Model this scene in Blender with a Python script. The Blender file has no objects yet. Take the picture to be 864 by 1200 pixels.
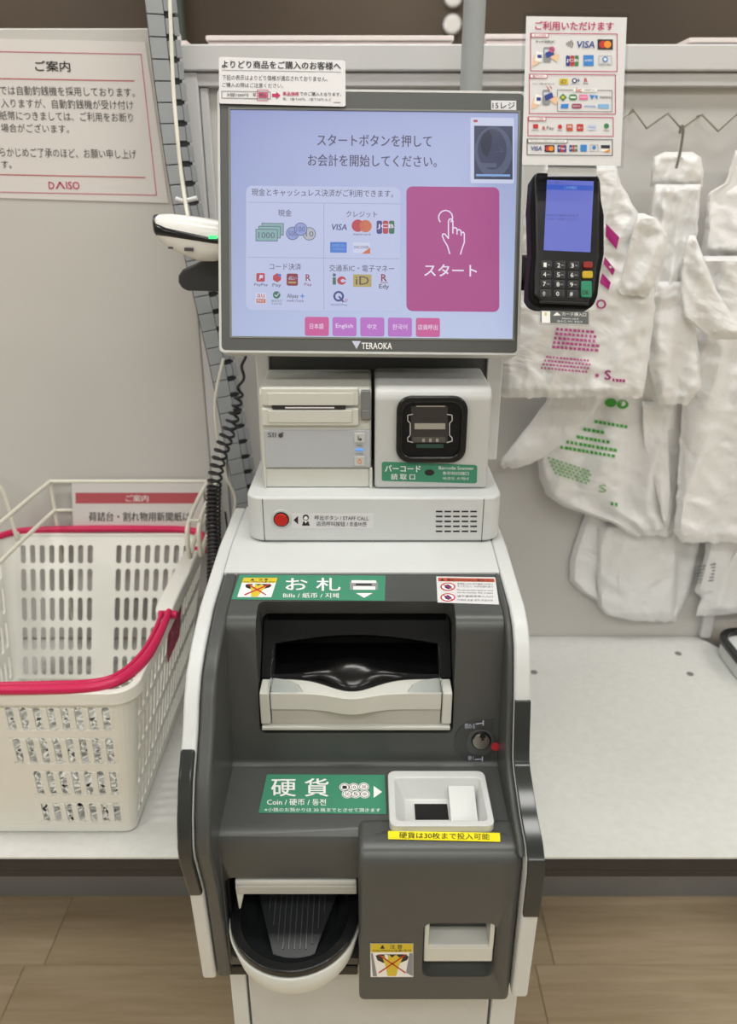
import bpy, bmesh, math, random
from mathutils import Vector, Matrix, noise
random.seed(7)
R = math.radians
S = bpy.context.scene
COL = S.collection

# ------------------------------------------------------------------ camera, world, exposure
F = 901.0; CX, CY = 432.0, 600.0; TH = R(22.4); CZ = 1.45
ct, st = math.cos(TH), math.sin(TH)
cam_d = bpy.data.cameras.new('camera'); cam = bpy.data.objects.new('camera', cam_d); COL.objects.link(cam)
cam.location = (0, 0, CZ); cam.rotation_euler = (R(90) - TH, 0, 0)
cam_d.sensor_fit = 'VERTICAL'; cam_d.sensor_height = 36; cam_d.lens = 36 * F / 1200
cam_d.clip_start = .02
cam_d.dof.use_dof = True; cam_d.dof.focus_distance = .88; cam_d.dof.aperture_fstop = 4.2
S.camera = cam
w = bpy.data.worlds.new('world'); S.world = w; w.use_nodes = True
w.node_tree.nodes['Background'].inputs[0].default_value = (.84, .9, .95, 1)
w.node_tree.nodes['Background'].inputs[1].default_value = .3
S.view_settings.view_transform = 'Standard'; S.view_settings.look = 'None'
S.view_settings.gamma = 1; S.view_settings.use_curve_mapping = False
S.view_settings.exposure = 0.0

LIGHT_SPOTS = [(x, y) for y in (-2.1, -.75, .7, 2.4, 3.8) for x in (-1.9, 0.15, 2.1)]
CEIL = 2.9
for i, (x, y) in enumerate(LIGHT_SPOTS):
    l = bpy.data.lights.new('ceiling_lamp', 'AREA'); l.shape = 'RECTANGLE'; l.size = 1.2; l.size_y = .28
    l.energy = 12.6; l.color = (1, .998, .975)
    o = bpy.data.objects.new('ceiling_lamp', l); o.location = (x, y, CEIL - .055); COL.objects.link(o)

# ------------------------------------------------------------------ helpers
def lin(c):
    c /= 255.
    return c / 12.92 if c <= .04045 else ((c + .055) / 1.055) ** 2.4
def rgb(c): return tuple(lin(v) for v in c) + (1,)
MATS = {}
def mat(name, c, rough=.45, metal=0, emis=0, var=0, scale=40, bump=0, trans=0, coat=0, alpha=1, spec=.5, ior=1.45):
    if name in MATS: return MATS[name]
    m = bpy.data.materials.new(name); m.use_nodes = True; MATS[name] = m
    nt = m.node_tree; b = nt.nodes['Principled BSDF']
    b.inputs['Base Color'].default_value = rgb(c); b.inputs['Roughness'].default_value = rough
    b.inputs['Metallic'].default_value = metal; b.inputs['Transmission Weight'].default_value = trans
    b.inputs['Coat Weight'].default_value = coat; b.inputs['Specular IOR Level'].default_value = spec
    b.inputs['Alpha'].default_value = alpha; b.inputs['IOR'].default_value = ior
    if emis:
        b.inputs['Emission Color'].default_value = rgb(c); b.inputs['Emission Strength'].default_value = emis
        b.inputs['Base Color'].default_value = (.02, .02, .02, 1)
    if var or bump:
        tc = nt.nodes.new('ShaderNodeTexCoord'); n = nt.nodes.new('ShaderNodeTexNoise')
        n.inputs['Scale'].default_value = scale; n.inputs['Detail'].default_value = 5
        nt.links.new(tc.outputs['Object'], n.inputs['Vector'])
        if var:
            mx = nt.nodes.new('ShaderNodeMix'); mx.data_type = 'RGBA'
            mx.inputs[6].default_value = rgb([max(0, v - var) for v in c]); mx.inputs[7].default_value = rgb([min(255, v + var) for v in c])
            nt.links.new(n.outputs[0], mx.inputs[0]); nt.links.new(mx.outputs[2], b.inputs['Base Color'])
        if bump:
            bp = nt.nodes.new('ShaderNodeBump'); bp.inputs['Strength'].default_value = bump; bp.inputs['Distance'].default_value = .002
            nt.links.new(n.outputs[0], bp.inputs['Height']); nt.links.new(bp.outputs[0], b.inputs['Normal'])
    return m
def link_mesh(name, verts, faces, mats, parent=None, idx=None, bevel=0, seg=2, smooth=True, solid=0, angle=.6):
    me = bpy.data.meshes.new(name); me.from_pydata([tuple(v) for v in verts], [], faces)
    if not isinstance(mats, (list, tuple)): mats = [mats]
    for m in mats: me.materials.append(m)
    if idx: me.polygons.foreach_set('material_index', idx)
    o = bpy.data.objects.new(name, me); COL.objects.link(o)
    bm = bmesh.new(); bm.from_mesh(me)
    if not idx: bmesh.ops.recalc_face_normals(bm, faces=bm.faces)
    bm.to_mesh(me); bm.free()
    if smooth:
        me.polygons.foreach_set('use_smooth', [True] * len(me.polygons)); me.set_sharp_from_angle(angle=angle)
    if solid:
        md = o.modifiers.new('s', 'SOLIDIFY'); md.thickness = solid; md.offset = 0
    if bevel:
        md = o.modifiers.new('b', 'BEVEL'); md.width = bevel; md.segments = seg; md.limit_method = 'ANGLE'; md.angle_limit = R(35); md.harden_normals = True
    if parent: put(o, parent)
    return o
def put(o, parent):
    o.parent = parent
    o.matrix_parent_inverse = parent_world(parent).inverted()
def parent_world(p):
    m = p.matrix_basis.copy()
    if p.parent: m = parent_world(p.parent) @ p.matrix_parent_inverse @ m
    return m
def tag(o, label=None, cat=None, group=None, kind=None):
    if label: o['label'] = label
    if cat: o['category'] = cat
    if group: o['group'] = group
    if kind: o['kind'] = kind
    return o
def thing(name, loc, label, cat, group=None):
    o = bpy.data.objects.new(name, None); COL.objects.link(o); o.location = loc; o.empty_display_size = .05
    return tag(o, label, cat, group)

class Fr:      # a frame: origin and three axes
    def __init__(s, O, U=(1, 0, 0), V=(0, 0, 1), N=(0, -1, 0)):
        s.O, s.U, s.V, s.N = Vector(O), Vector(U).normalized(), Vector(V).normalized(), Vector(N).normalized()
        s.V = (s.V - s.U * s.V.dot(s.U)).normalized(); s.N = (s.N - s.U * s.N.dot(s.U)); s.N = (s.N - s.V * s.N.dot(s.V)).normalized()
    def __call__(s, u, v, n=0): return s.O + s.U * u + s.V * v + s.N * n
WF = Fr((0, 0, 0), (1, 0, 0), (0, 0, 1), (0, 1, 0))      # u=x, v=z, n=y
ZF = Fr((0, 0, 0), (1, 0, 0), (0, 1, 0), (0, 0, 1))      # u=x, v=y, n=z
XF = Fr((0, 0, 0), (0, 1, 0), (0, 0, 1), (1, 0, 0))      # u=y, v=z, n=x

def ray(px, py):
    a = (px - CX) / F; b = (py - CY) / F
    return Vector((a, ct - b * st, -st - b * ct))
def plane(P, N):
    P, N = Vector(P), Vector(N).normalized(); C = Vector((0, 0, CZ))
    def f(px, py, off=0):
        r = ray(px, py); t = (P + N * off - C).dot(N) / r.dot(N)
        return C + r * t
    return f
def vplane(y): return plane((0, y, 0), (0, -1, 0))
def hplane(z): return plane((0, 0, z), (0, 0, 1))
def frplane(fr): return plane(fr.O, fr.N)

def prism(pts, a, b, fr):
    n = len(pts)
    v = [fr(p[0], p[1], a) for p in pts] + [fr(p[0], p[1], b) for p in pts]
    f = [tuple(range(n)), tuple(range(2 * n - 1, n - 1, -1))] + [(i, (i + 1) % n, n + (i + 1) % n, n + i) for i in range(n)]
    return v, f
def ringprism(out, inn, a, b, fr):
    n = len(out)
    v = [fr(p[0], p[1], a) for p in out] + [fr(p[0], p[1], a) for p in inn] + [fr(p[0], p[1], b) for p in out] + [fr(p[0], p[1], b) for p in inn]
    f = []
    for i in range(n):
        j = (i + 1) % n
        f += [(i, j, n + j, n + i), (2 * n + i, 2 * n + j, 3 * n + j, 3 * n + i), (i, j, 2 * n + j, 2 * n + i), (n + i, n + j, 3 * n + j, 3 * n + i)]
    return v, f
def rr(x0, y0, x1, y1, r, k=5):
    out = []
    for cx, cy, a0 in ((x1 - r, y1 - r, 0), (x0 + r, y1 - r, 90), (x0 + r, y0 + r, 180), (x1 - r, y0 + r, 270)):
        for i in range(k + 1):
            a = R(a0 + 90 * i / k); out.append((cx + r * math.cos(a), cy + r * math.sin(a)))
    return out
def circ(cx, cy, r, n=24, ry=None):
    ry = ry or r
    return [(cx + r * math.cos(2 * math.pi * i / n), cy + ry * math.sin(2 * math.pi * i / n)) for i in range(n)]
class MB:
    def __init__(s): s.v = []; s.f = []
    def add(s, vf):
        k = len(s.v); s.v += list(vf[0]); s.f += [tuple(i + k for i in f) for f in vf[1]]; return s
    def build(s, name, m, parent=None, **k): return link_mesh(name, s.v, s.f, m, parent, **k)
def boxvf(x0, y0, z0, x1, y1, z1, fr=None):
    return prism([(x0, z0), (x1, z0), (x1, z1), (x0, z1)], y0, y1, fr or WF)
def box(name, x0, y0, z0, x1, y1, z1, m, parent=None, bevel=.002, **k):
    v, f = boxvf(x0, y0, z0, x1, y1, z1); return link_mesh(name, v, f, m, parent, bevel=bevel, **k)
def slab(name, pts, a, b, fr, m, parent=None, **k):
    v, f = prism(pts, a, b, fr); return link_mesh(name, v, f, m, parent, **k)
def ring(name, out, inn, a, b, fr, m, parent=None, **k):
    v, f = ringprism(out, inn, a, b, fr); return link_mesh(name, v, f, m, parent, **k)
def smoothpath(pts, n=8):
    pts = [Vector(p) for p in pts]; out = []
    for i in range(len(pts) - 1):
        p0 = pts[max(i - 1, 0)]; p1 = pts[i]; p2 = pts[i + 1]; p3 = pts[min(i + 2, len(pts) - 1)]
        for k in range(n):
            t = k / n
            out.append(.5 * ((2 * p1) + (p2 - p0) * t + (2 * p0 - 5 * p1 + 4 * p2 - p3) * t * t + (3 * p1 - p0 - 3 * p2 + p3) * t ** 3))
    out.append(pts[-1]); return out
def tubevf(pts, r, k=8, closed=False):
    pts = [Vector(p) for p in pts]; v = []; f = []
    n = len(pts); up = Vector((.13, .21, .97))
    prev = None
    for i, p in enumerate(pts):
        t = ((pts[(i + 1) % n] if closed else pts[min(i + 1, n - 1)]) - (pts[i - 1] if (closed or i) else pts[0])).normalized()
        if prev is None: a = t.cross(up).normalized()
        else: a = (prev - t * prev.dot(t)).normalized()
        prev = a; b = t.cross(a)
        rad = r[i] if isinstance(r, (list, tuple)) else r
        for j in range(k):
            an = 2 * math.pi * j / k; v.append(p + (a * math.cos(an) + b * math.sin(an)) * rad)
    for i in range(n if closed else n - 1):
        for j in range(k):
            f.append((i * k + j, i * k + (j + 1) % k, ((i + 1) % n) * k + (j + 1) % k, ((i + 1) % n) * k + j))
    if not closed: f += [tuple(range(k)), tuple(range((n - 1) * k + k - 1, (n - 1) * k - 1, -1))]
    return v, f
def tube(name, pts, r, m, parent=None, k=8, **kw):
    v, f = tubevf(pts, r, k); return link_mesh(name, v, f, m, parent, angle=1.2, **kw)
def cut(o, cutters):
    dg = None
    for c in cutters:
        md = o.modifiers.new('c', 'BOOLEAN'); md.operation = 'DIFFERENCE'; md.object = c; md.solver = 'EXACT'
    bpy.context.view_layer.update(); dg = bpy.context.evaluated_depsgraph_get()
    me = bpy.data.meshes.new_from_object(o.evaluated_get(dg)); o.modifiers.clear(); o.data = me
    me.polygons.foreach_set('use_smooth', [True] * len(me.polygons)); me.set_sharp_from_angle(angle=.9)
    wn = o.modifiers.new('w', 'WEIGHTED_NORMAL'); wn.keep_sharp = True; wn.weight = 90
    for c in cutters: bpy.data.objects.remove(c)
    return o
def dup(o, parent=None, name=None):
    c = o.copy(); COL.objects.link(c)
    if parent: c.parent = parent
    return c

# ------------------------------------------------------------------ flat print on a surface (map: print coordinates -> surface point)
_tx = {}
def glyphs(s, bold=0.0, res=2):
    k = (s, bold)
    if k in _tx: return _tx[k]
    c = bpy.data.curves.new('t', 'FONT'); c.body = s; c.resolution_u = res; c.offset = bold
    o = bpy.data.objects.new('t', c); m = bpy.data.meshes.new_from_object(o)
    vs = [(v.co.x, v.co.y) for v in m.vertices]; fs = [tuple(p.vertices) for p in m.polygons]
    bpy.data.objects.remove(o); bpy.data.meshes.remove(m); bpy.data.curves.remove(c)
    xs = [v[0] for v in vs]; ys = [v[1] for v in vs]; x0, x1, y0, y1 = min(xs), max(xs), min(ys), max(ys)
    _tx[k] = ([((x - x0) / (x1 - x0), (y - y0) / (y1 - y0)) for x, y in vs], fs, (x1 - x0) / (y1 - y0))
    return _tx[k]
class Print:
    STEP = .00007
    def __init__(s, mp, slope=0, base=.0003, T=None):
        s.m = mp; s.v = []; s.f = []; s.i = []; s.mats = []; s.slope = slope; s.base = base; s.T = T
    def _mi(s, m):
        if m not in s.mats: s.mats.append(m)
        return s.mats.index(m)
    def P(s, x, y, L):
        if s.T: x, y = s.T(x, y)
        return s.m(x, y, s.base + L * s.STEP)
    def poly(s, pts, m, L=1):
        k = len(s.v); s.v += [s.P(x, y, L) for x, y in pts]; s.f.append(tuple(range(k, k + len(pts)))); s.i.append(s._mi(m))
    def rect(s, x0, y0, x1, y1, m, L=1):
        g = s.slope; s.poly([(x0, y0), (x1, y0 + g * (x1 - x0)), (x1, y1 + g * (x1 - x0)), (x0, y1)], m, L)
    def rrect(s, x0, y0, x1, y1, r, m, L=1):
        s.poly([(x, y + s.slope * (x - x0)) for x, y in rr(x0, y0, x1, y1, r, 4)], m, L)
    def circle(s, x, y, r, m, L=1, ry=None): s.poly(circ(x, y, r, 20, ry), m, L)
    def stroke(s, pts, wd, m, L=2, closed=False):
        n = len(pts)
        for i in range(n if closed else n - 1):
            (x0, y0), (x1, y1) = pts[i], pts[(i + 1) % n]
            d = math.hypot(x1 - x0, y1 - y0) or 1; tx, ty = (x1 - x0) / d * wd * .25, (y1 - y0) / d * wd * .25
            nx, ny = -(y1 - y0) / d * wd / 2, (x1 - x0) / d * wd / 2
            s.poly([(x0 + nx - tx, y0 + ny - ty), (x1 + nx + tx, y1 + ny + ty), (x1 - nx + tx, y1 - ny + ty), (x0 - nx - tx, y0 - ny - ty)], m, L)
    def frame(s, x0, y0, x1, y1, wd, m, L=2):
        g = s.slope * (x1 - x0); s.stroke([(x0, y0), (x1, y0 + g), (x1, y1 + g), (x0, y1)], wd, m, L, True)
    def text(s, body, x0, y0, x1, y1, m, bold=.012, L=3, lean=0):
        v, f, _ = glyphs(body, 0); mi = s._mi(m); e = bold * .7 * abs(y1 - y0)
        for ox, oy in (((0, 0),) if bold < .006 else (((-e, 0), (e, 0)) if bold < .016 else ((-e, -e * .6), (e, -e * .6), (e, e * .6), (-e, e * .6)))):
            k = len(s.v); L += .15
            for a, b in v:
                x = x0 + ox + a * (x1 - x0) + lean * b * (y1 - y0)
                s.v.append(s.P(x, y1 + oy - b * (y1 - y0) + s.slope * (x - x0), L))
            for q in f: s.f.append(tuple(i + k for i in q)); s.i.append(mi)
    def build(s, name, parent):
        o = link_mesh(name, s.v, s.f, s.mats, parent, idx=s.i, smooth=False)
        o['kind'] = 'stuff'; return o

# ------------------------------------------------------------------ materials
M_white = mat('white_plastic', (208, 211, 210), .38, var=4, scale=25)
M_white2 = mat('ivory_plastic', (208, 209, 201), .42, var=3, scale=30)
M_silver = mat('silver_white_plastic', (196, 198, 196), .33, var=3, scale=60)
M_grey = mat('dark_grey_plastic', (76, 78, 77), .33, var=3, scale=30, bump=.04)
M_bezel = mat('bezel_grey', (82, 84, 82), .5)
M_black = mat('black_plastic', (24, 25, 26), .22)
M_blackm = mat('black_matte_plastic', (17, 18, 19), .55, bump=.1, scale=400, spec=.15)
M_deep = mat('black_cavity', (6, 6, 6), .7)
M_bump = mat('charcoal_glossy_bumper', (48, 51, 50), .14, var=6, scale=18)
M_steel = mat('steel', (170, 165, 155), .3, metal=1)
M_red = mat('red_plastic', (190, 30, 25), .3)
M_reddot = mat('red_dot', (200, 50, 62), .5)
M_panel = mat('partition_white', (199, 197, 193), .55, var=4, scale=6)
M_panel2 = mat('partition_trim_white', (206, 206, 206), .4, var=3, scale=12)
M_table = mat('table_speckled_laminate', (212, 213, 209), .42, var=9, scale=90)
M_edge = mat('black_edge_band', (40, 41, 42), .5, var=8, scale=60)
M_apron = mat('dark_grey_panel', (146, 147, 148), .6, var=5, scale=12)
M_basket = mat('basket_white_plastic', (230, 230, 223), .38, var=5, scale=14)
M_pink = mat('magenta_plastic', (200, 30, 84), .32)
M_pinktag = mat('magenta_tag', (176, 48, 84), .5)
M_wire = mat('white_coated_wire', (222, 219, 205), .35)
M_duct = mat('grey_duct_plastic', (158, 162, 165), .45)
M_duct2 = mat('grey_duct_fingers', (146, 150, 154), .5)
M_ductin = mat('duct_inside', (52, 54, 56), .7)
M_paper = mat('white_paper', (222, 218, 216), .35)
M_card = mat('white_card', (218, 218, 219), .4)
M_clear = mat('clear_plastic', (235, 238, 240), .05, trans=1, ior=1.1)
M_pole = mat('pale_grey_plastic_pole', (176, 180, 180), .2, trans=.25)
M_hopper = mat('milky_plastic', (222, 224, 222), .3, trans=.15)
M_cable = mat('black_cable', (40, 40, 42), .45)
M_bag = None
def flat(name, c, rough=.5): return mat('ink_' + name, c, rough)
K = flat('black', (38, 36, 38)); KG = flat('charcoal', (70, 68, 70)); WH = flat('white', (240, 240, 238)); GR = flat('green', (62, 138, 108))
YE = flat('yellow', (214, 190, 50)); YB = flat('bright_yellow', (240, 225, 20)); RD = flat('red', (190, 40, 40)); MG = flat('magenta', (186, 30, 88)); MG2 = flat('soft_magenta', (196, 84, 116))
BL = flat('blue', (28, 60, 140)); LB = flat('light_blue', (50, 130, 205)); OR = flat('orange', (235, 145, 30)); SK = flat('skin', (232, 196, 160)); GG = flat('logo_green', (50, 130, 70)); GY = flat('grey', (140, 142, 145))
CR = flat('cream', (214, 196, 120)); NV = flat('navy', (40, 40, 110)); OG = flat('orange_red', (190, 84, 56)); PV = flat('pale_violet', (200, 205, 225)); PK=flat('pink', (225,110,160)); PG=flat('print_green', (70,165,60)); BR=flat('brick', (188,88,96))
def em(name, c, e=1.0): return mat('lit_' + name, c, .4, emis=e, spec=.25)

# ------------------------------------------------------------------ room
def struct(o): o['kind'] = 'structure'; return o
X0, X1, Y0, Y1 = -3.0, 3.0, -2.6, 4.4
M_ceil = mat('ceiling_white', (190, 190, 188), .8)
M_far = mat('brown_wall', (66, 54, 42), .7, var=9, scale=1.5)
M_side = mat('store_wall', (150, 148, 143), .8)
fl = struct(box('floor', X0, Y0, -.08, X1, Y1, -.012, mat('floor_base', (96, 84, 66), .8), bevel=0))
struct(box('ceiling', X0, Y0, CEIL, X1, Y1, CEIL + .08, M_ceil, bevel=0))
struct(box('wall_back', X0, Y1, -.08, X1, Y1 + .08, CEIL, M_far, bevel=0))
struct(box('wall_front', X0, Y0 - .08, -.08, X1, Y0, CEIL, M_side, bevel=0))
struct(box('wall_left', X0 - .08, Y0, -.08, X0, Y1, CEIL, M_side, bevel=0))
struct(box('wall_right', X1, Y0, -.08, X1 + .08, Y1, CEIL, M_side, bevel=0))
# wood planks
def wood(i):
    m = bpy.data.materials.new('oak_plank'); m.use_nodes = True; nt = m.node_tree; b = nt.nodes['Principled BSDF']
    tc = nt.nodes.new('ShaderNodeTexCoord'); mp = nt.nodes.new('ShaderNodeMapping'); n = nt.nodes.new('ShaderNodeTexNoise'); cr = nt.nodes.new('ShaderNodeValToRGB')
    mp.inputs['Scale'].default_value = (1.6, 22, 1); mp.inputs['Location'].default_value = (i * 3.7, i * 1.9, 0)
    n.inputs['Scale'].default_value = 2.2; n.inputs['Detail'].default_value = 7; n.inputs['Roughness'].default_value = .6; n.inputs['Distortion'].default_value = .5
    nt.links.new(tc.outputs['Object'], mp.inputs[0]); nt.links.new(mp.outputs[0], n.inputs['Vector']); nt.links.new(n.outputs[0], cr.inputs[0]); nt.links.new(cr.outputs[0], b.inputs['Base Color'])
    e = cr.color_ramp.elements; d = (i % 3 - 1) * 5
    e[0].position = .3; e[0].color = rgb((196 + d, 173 + d, 138 + d)); e[1].position = .72; e[1].color = rgb((222 + d, 202 + d, 170 + d))
    b.inputs['Roughness'].default_value = .5
    return m
WOOD = [wood(i) for i in range(3)]
PL, PW = 1.04, .18
for i in range(3):
    v, f = boxvf(.0008, .0008, -.012, PL - .0008, PW - .0008, 0)
    me = bpy.data.meshes.new('plank'); me.from_pydata([tuple(q) for q in v], [], f); me.materials.append(WOOD[i])
    WOOD[i] = me
row = 0; y = 1.097 - PW * 20
while y < Y1 - .01:
    off = [-.661, -.66 + .37, -.66 + .71, -.66 + .18][(row + 0) % 4] if abs(y - 1.097) > .01 else -.661
    if abs(y + PW - 1.097) < .01: off = -.70
    k = math.ceil((X0 - off) / PL - 1)
    x = off + (k) * PL
    while x < X1:
        if x + PL > X0 and y > Y0 - .01 :
            a, b = max(x, X0), min(x + PL, X1); c, d = y, min(y + PW, Y1)
            if b - a > .03:
                o = bpy.data.objects.new('plank', WOOD[random.randrange(3)]); COL.objects.link(o)
                o.location = (a, c, 0); o.scale = ((b - a) / PL, (d - c) / PW, 1); put(o, fl)
        x += PL
    y += PW; row += 1
for i, (x, y) in enumerate(LIGHT_SPOTS):
    t = thing('ceiling_light', (x, y, CEIL), 'long white ceiling light, ' + ('left', 'middle', 'right')[i % 3] + ' one of the ' + ('row by the front wall', 'row just behind the viewer', 'row above the machine', 'row beyond the partition', 'row nearest the back wall')[i // 3], 'light', 'ceiling lights')
    box('housing', x - .63, y - .17, CEIL - .05, x + .63, y + .17, CEIL, M_panel2, t)
    box('diffuser', x - .6, y - .14, CEIL - .054, x + .6, y + .14, CEIL - .045, mat('lamp_diffuser', (255, 248, 235), .5, emis=3), t, bevel=0)
# far wall details
struct(box('trim_1', -2.12, Y1 - .06, 0, -1.98, Y1, CEIL, mat('teal_trim', (104, 118, 108), .6), bevel=0))
struct(box('trim_2', -1.02, Y1 - .05, 0, -.9, Y1, CEIL, mat('teal_trim2', (66, 76, 66), .6), bevel=0))
for zz in (2.335, 2.222):
    t = thing('wall_lamp', (.41, Y1, zz), 'small round glowing lamp on the brown back wall, ' + ('upper' if zz > 2.3 else 'lower') + ' of the two', 'lamp', None)
    slab('lamp_base', circ(.41, zz, .042), Y1 - .02, Y1, WF, M_panel2, t)
    slab('lamp_glass', circ(.41, zz, .034), Y1 - .035, Y1 - .02, WF, mat('lamp_glow', (235, 228, 215), .3, emis=.8), t)

# ------------------------------------------------------------------ partition
pt = thing('partition_shelf', (0, 1.3, 0), 'off-white steel partition with a ledge rail behind the checkout machine', 'partition')
box('back_panel', -.2775, 1.302, .621, 1.4, 1.33, 1.60, M_panel, pt, bevel=0)
box('lower_panel', -1.4, 1.302, 0, 1.4, 1.33, .62, M_apron, pt, bevel=0)
box('top_rail', -.2775, 1.278, 1.617, 1.4, 1.33, 1.651, M_panel2, pt, bevel=.003)
box('rail_lip', -.255, 1.286, 1.598, 1.4, 1.33, 1.616, M_panel2, pt, bevel=.002)
box('top_board', -1.4, 1.331, 1.62, 1.4, 1.75, 1.652, M_panel2, pt, bevel=.002)
box('post', -.2775, 1.283, .70, -.251, 1.301, 1.616, M_panel2, pt, bevel=.002)
box('frame_strip', -.25, 1.290, .70, -.238, 1.301, 1.597, M_panel2, pt, bevel=.002)
box('post', .645, 1.286, .655, .665, 1.301, 1.597, M_panel2, pt, bevel=.002)
lp = box('side_panel', -1.4, 1.286, .655, -.279, 1.33, 1.672, M_panel, pt, bevel=.003)
# pale cartons lying on top of the partition
for i, (a, b, z, yy, lab) in enumerate(((-.62, -.3, 1.700, 1.52, 'flat pale pink carton on the partition top, behind the grey wiring duct'),
        (-.26, .135, 1.704, 1.5, 'flat pale carton on the partition top, left of the grey pole'),
        (.19, .40, 1.706, 1.5, 'short pale carton on the partition top between grey pole and payment poster'),
        (.52, .70, 1.701, 1.5, 'flat white carton on the partition top, just right of the payment poster'),
        (.735, .95, 1.695, 1.5, 'dark-edged white carton on the partition top at the right end'))):
    t = thing('carton', ((a + b) / 2, yy, 1.652), lab, 'carton', 'cartons on the partition top')
    z -= .016; yy += .03; box('carton_body', a, yy - .09, 1.653, b, yy + .1, z - .008, mat('carton_pale', (206, 192, 190), .6, var=10, scale=15), t, bevel=.002)
    box('carton_lid', a - .003, yy - .093, z - .0075, b + .003, yy + .103, z, mat('carton_lid', (220, 210, 206), .6), t, bevel=.002)

# ------------------------------------------------------------------ packing tables
TZ = .65
def table(x0, x1, name_lab, rightround):
    t = thing('packing_table', ((x0 + x1) / 2, 1.0, 0), name_lab, 'table')
    pts = [(x0, .757), (x1, .757)] if True else 0
    if rightround: pts = [(x0, .757), (x1 + .35, .757), (x1 + .35, .9), (x1 + .33, .93), (x1 + .03, 1.2), (x1 + .01, 1.25), (x1 - .02, 1.3005), (x0, 1.3005)]
    else: pts += [(x1, 1.3005), (x0, 1.3005)]
    slab('tabletop', pts, TZ - .003, TZ, ZF, M_table, t, smooth=False)
    slab('edge_band', pts, TZ - .022, TZ - .0035, ZF, M_edge, t, bevel=.002)
    xe = x1 if not rightround else x1 + .35
    box('apron', x0, .765, TZ - .024 - .02, xe, .785, TZ - .024, M_edge, t)
    box('back_board', x0, 1.262, 0, x1 - .02 if not rightround else x1 + .35, 1.284 if not rightround else 1.27, TZ - .024, M_apron, t)
    for xx in ((x0 + .005, xe - .03)): box('leg', xx, 1.0, 0, xx + .02, 1.26, TZ - .024, M_apron, t)
    return t
ta = table(-1.3, -.205, 'pale speckled packing table left of the machine, holding the white basket', False)
tb = table(.20, .665, 'bare pale speckled packing table right of the machine with rounded back corner', True)
for px, py in ((626, 788), (795, 766), (809, 790)):
    p = hplane(TZ)(px, py); slab('screw_cap', circ(p.x, p.y, .006, 14), TZ, TZ + .0012, ZF, flat('cap', (120, 120, 118)), tb)

# ------------------------------------------------------------------ self-checkout machine
XO = -.007
mc = thing('self_checkout_machine', (XO, .8, 0), 'white and dark grey self-checkout cash machine standing between the two packing tables', 'machine')
def arcpts(pts): return pts
PLft = [(.871, 1.045), (.812, 1.038), (.745, 1.030), (.717, 1.021), (.690, 1.012), (.663, .998), (.645, .98), (.630, .955), (.612, .935), (.596, .918), (.579, .888), (.570, .86), (.570, .845), (.588, .779), (.600, .634)]
PRgt = [(.871, 1.045), (.812, 1.038), (.745, 1.031), (.720, 1.022), (.703, 1.005), (.694, .985), (.682, .953), (.668, .90), (.663, .888), (.655, .881), (.611, .862), (.580, .855), (.568, .846), (.564, .830), (.565, .777), (.571, .644)]
def inset(P, d): return [(y + d, z - d * .4) for y, z in P]
def side(P, x0, x1, m, nm, bev, back=1.0, low=None):
    pts = list(P) + [(.66, P[-1][1] - .0), (.66, .62), (back, .62), (back, 1.045)]
    return slab(nm, pts, x0, x1, XF, m, mc, bevel=bev, seg=3)
side(PLft, -.187, -.1715, M_white, 'side_panel', .0035)
side(PRgt, .1555, .173, M_white, 'side_panel', .0035)
# grey rails inside the white panels
def rail(P, x0, x1):
    Q = [p for p in inset(P, .002)][1:]
    return slab('side_rail', Q + [(.80, Q[-1][1] + .0), (.812, 1.03)], x0, x1, XF, M_grey, mc, bevel=.004, seg=3)
rail(PLft, -.1705, -.1552)
rail([p for p in PRgt if p[1] > .84] + [(.60, .835)], .1480, .1548)
# bumpers: black strips set on the panel edges
def bumper(P, x0, x1, za, zb):
    def inter(z):
        for (y0, z0), (y1, z1) in zip(P, P[1:]):
            if z1 <= z <= z0: t = (z0 - z) / (z0 - z1 or 1); return (y0 + (y1 - y0) * t, z)
    Q = [inter(za)] + [p for p in P if zb < p[1] < za] + [inter(zb)]
    out = []
    for i, p in enumerate(Q):
        a = Q[max(i - 1, 0)]; b = Q[min(i + 1, len(Q) - 1)]; tx, tz = b[0] - a[0], b[1] - a[1]; l = math.hypot(tx, tz)
        out.append((p, (tz / l, -tx / l)))
    o1 = [(p[0] + n[0] * .0035, p[1] + n[1] * .0035) for p, n in out]; o2 = [(p[0] - n[0] * .006, p[1] - n[1] * .006) for p, n in out]
    slab('bumper', o1 + o2[::-1], x0, x1, XF, M_bump, mc, bevel=.003, seg=3)
bumper(PLft, -.1868, -.1722, .9405, .779)
bumper(PRgt, .1562, .1728, .952, .776)
# thin white edging beside the bumpers is the side panel itself; grey middle cover
cover = slab('front_cover', [(.812, 1.036), (.742, 1.026), (.730, 1.020), (.724, 1.008), (.706, .853), (.700, .846), (.622, .840), (.610, .834), (.604, .822), (.604, .652), (.80, .652), (.812, .80)],
             -.1552, .1478, XF, M_grey, mc)
c1 = slab('c', [(.50, 1.1), (.759, 1.1), (.759, 1.03), (.772, 1.003), (.86, .99), (.86, .893), (.70, .886), (.50, .886)], -.1230, .0955, XF, M_grey, bevel=.007, seg=3)
def pbox(nm, y0, y1, fa, m, parent=None, bevel=0, seg=3):   # a box along Y whose x/z come from a measured rectangle on plane fa
    (x0, z0), (x1, z1) = fa
    return slab(nm, [(x0, z0), (x1, z0), (x1, z1), (x0, z1)], y0, y1, WF, m, parent, bevel=bevel, seg=seg)
c2 = pbox('c', .5, .74, ((-.1535, .662), (.0, .783)), M_grey, bevel=.01)
c3 = box('c', .026, .612, .80, .125, .684, .9, M_grey, bevel=.006)
cut(cover, [c1, c2, c3])
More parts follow.
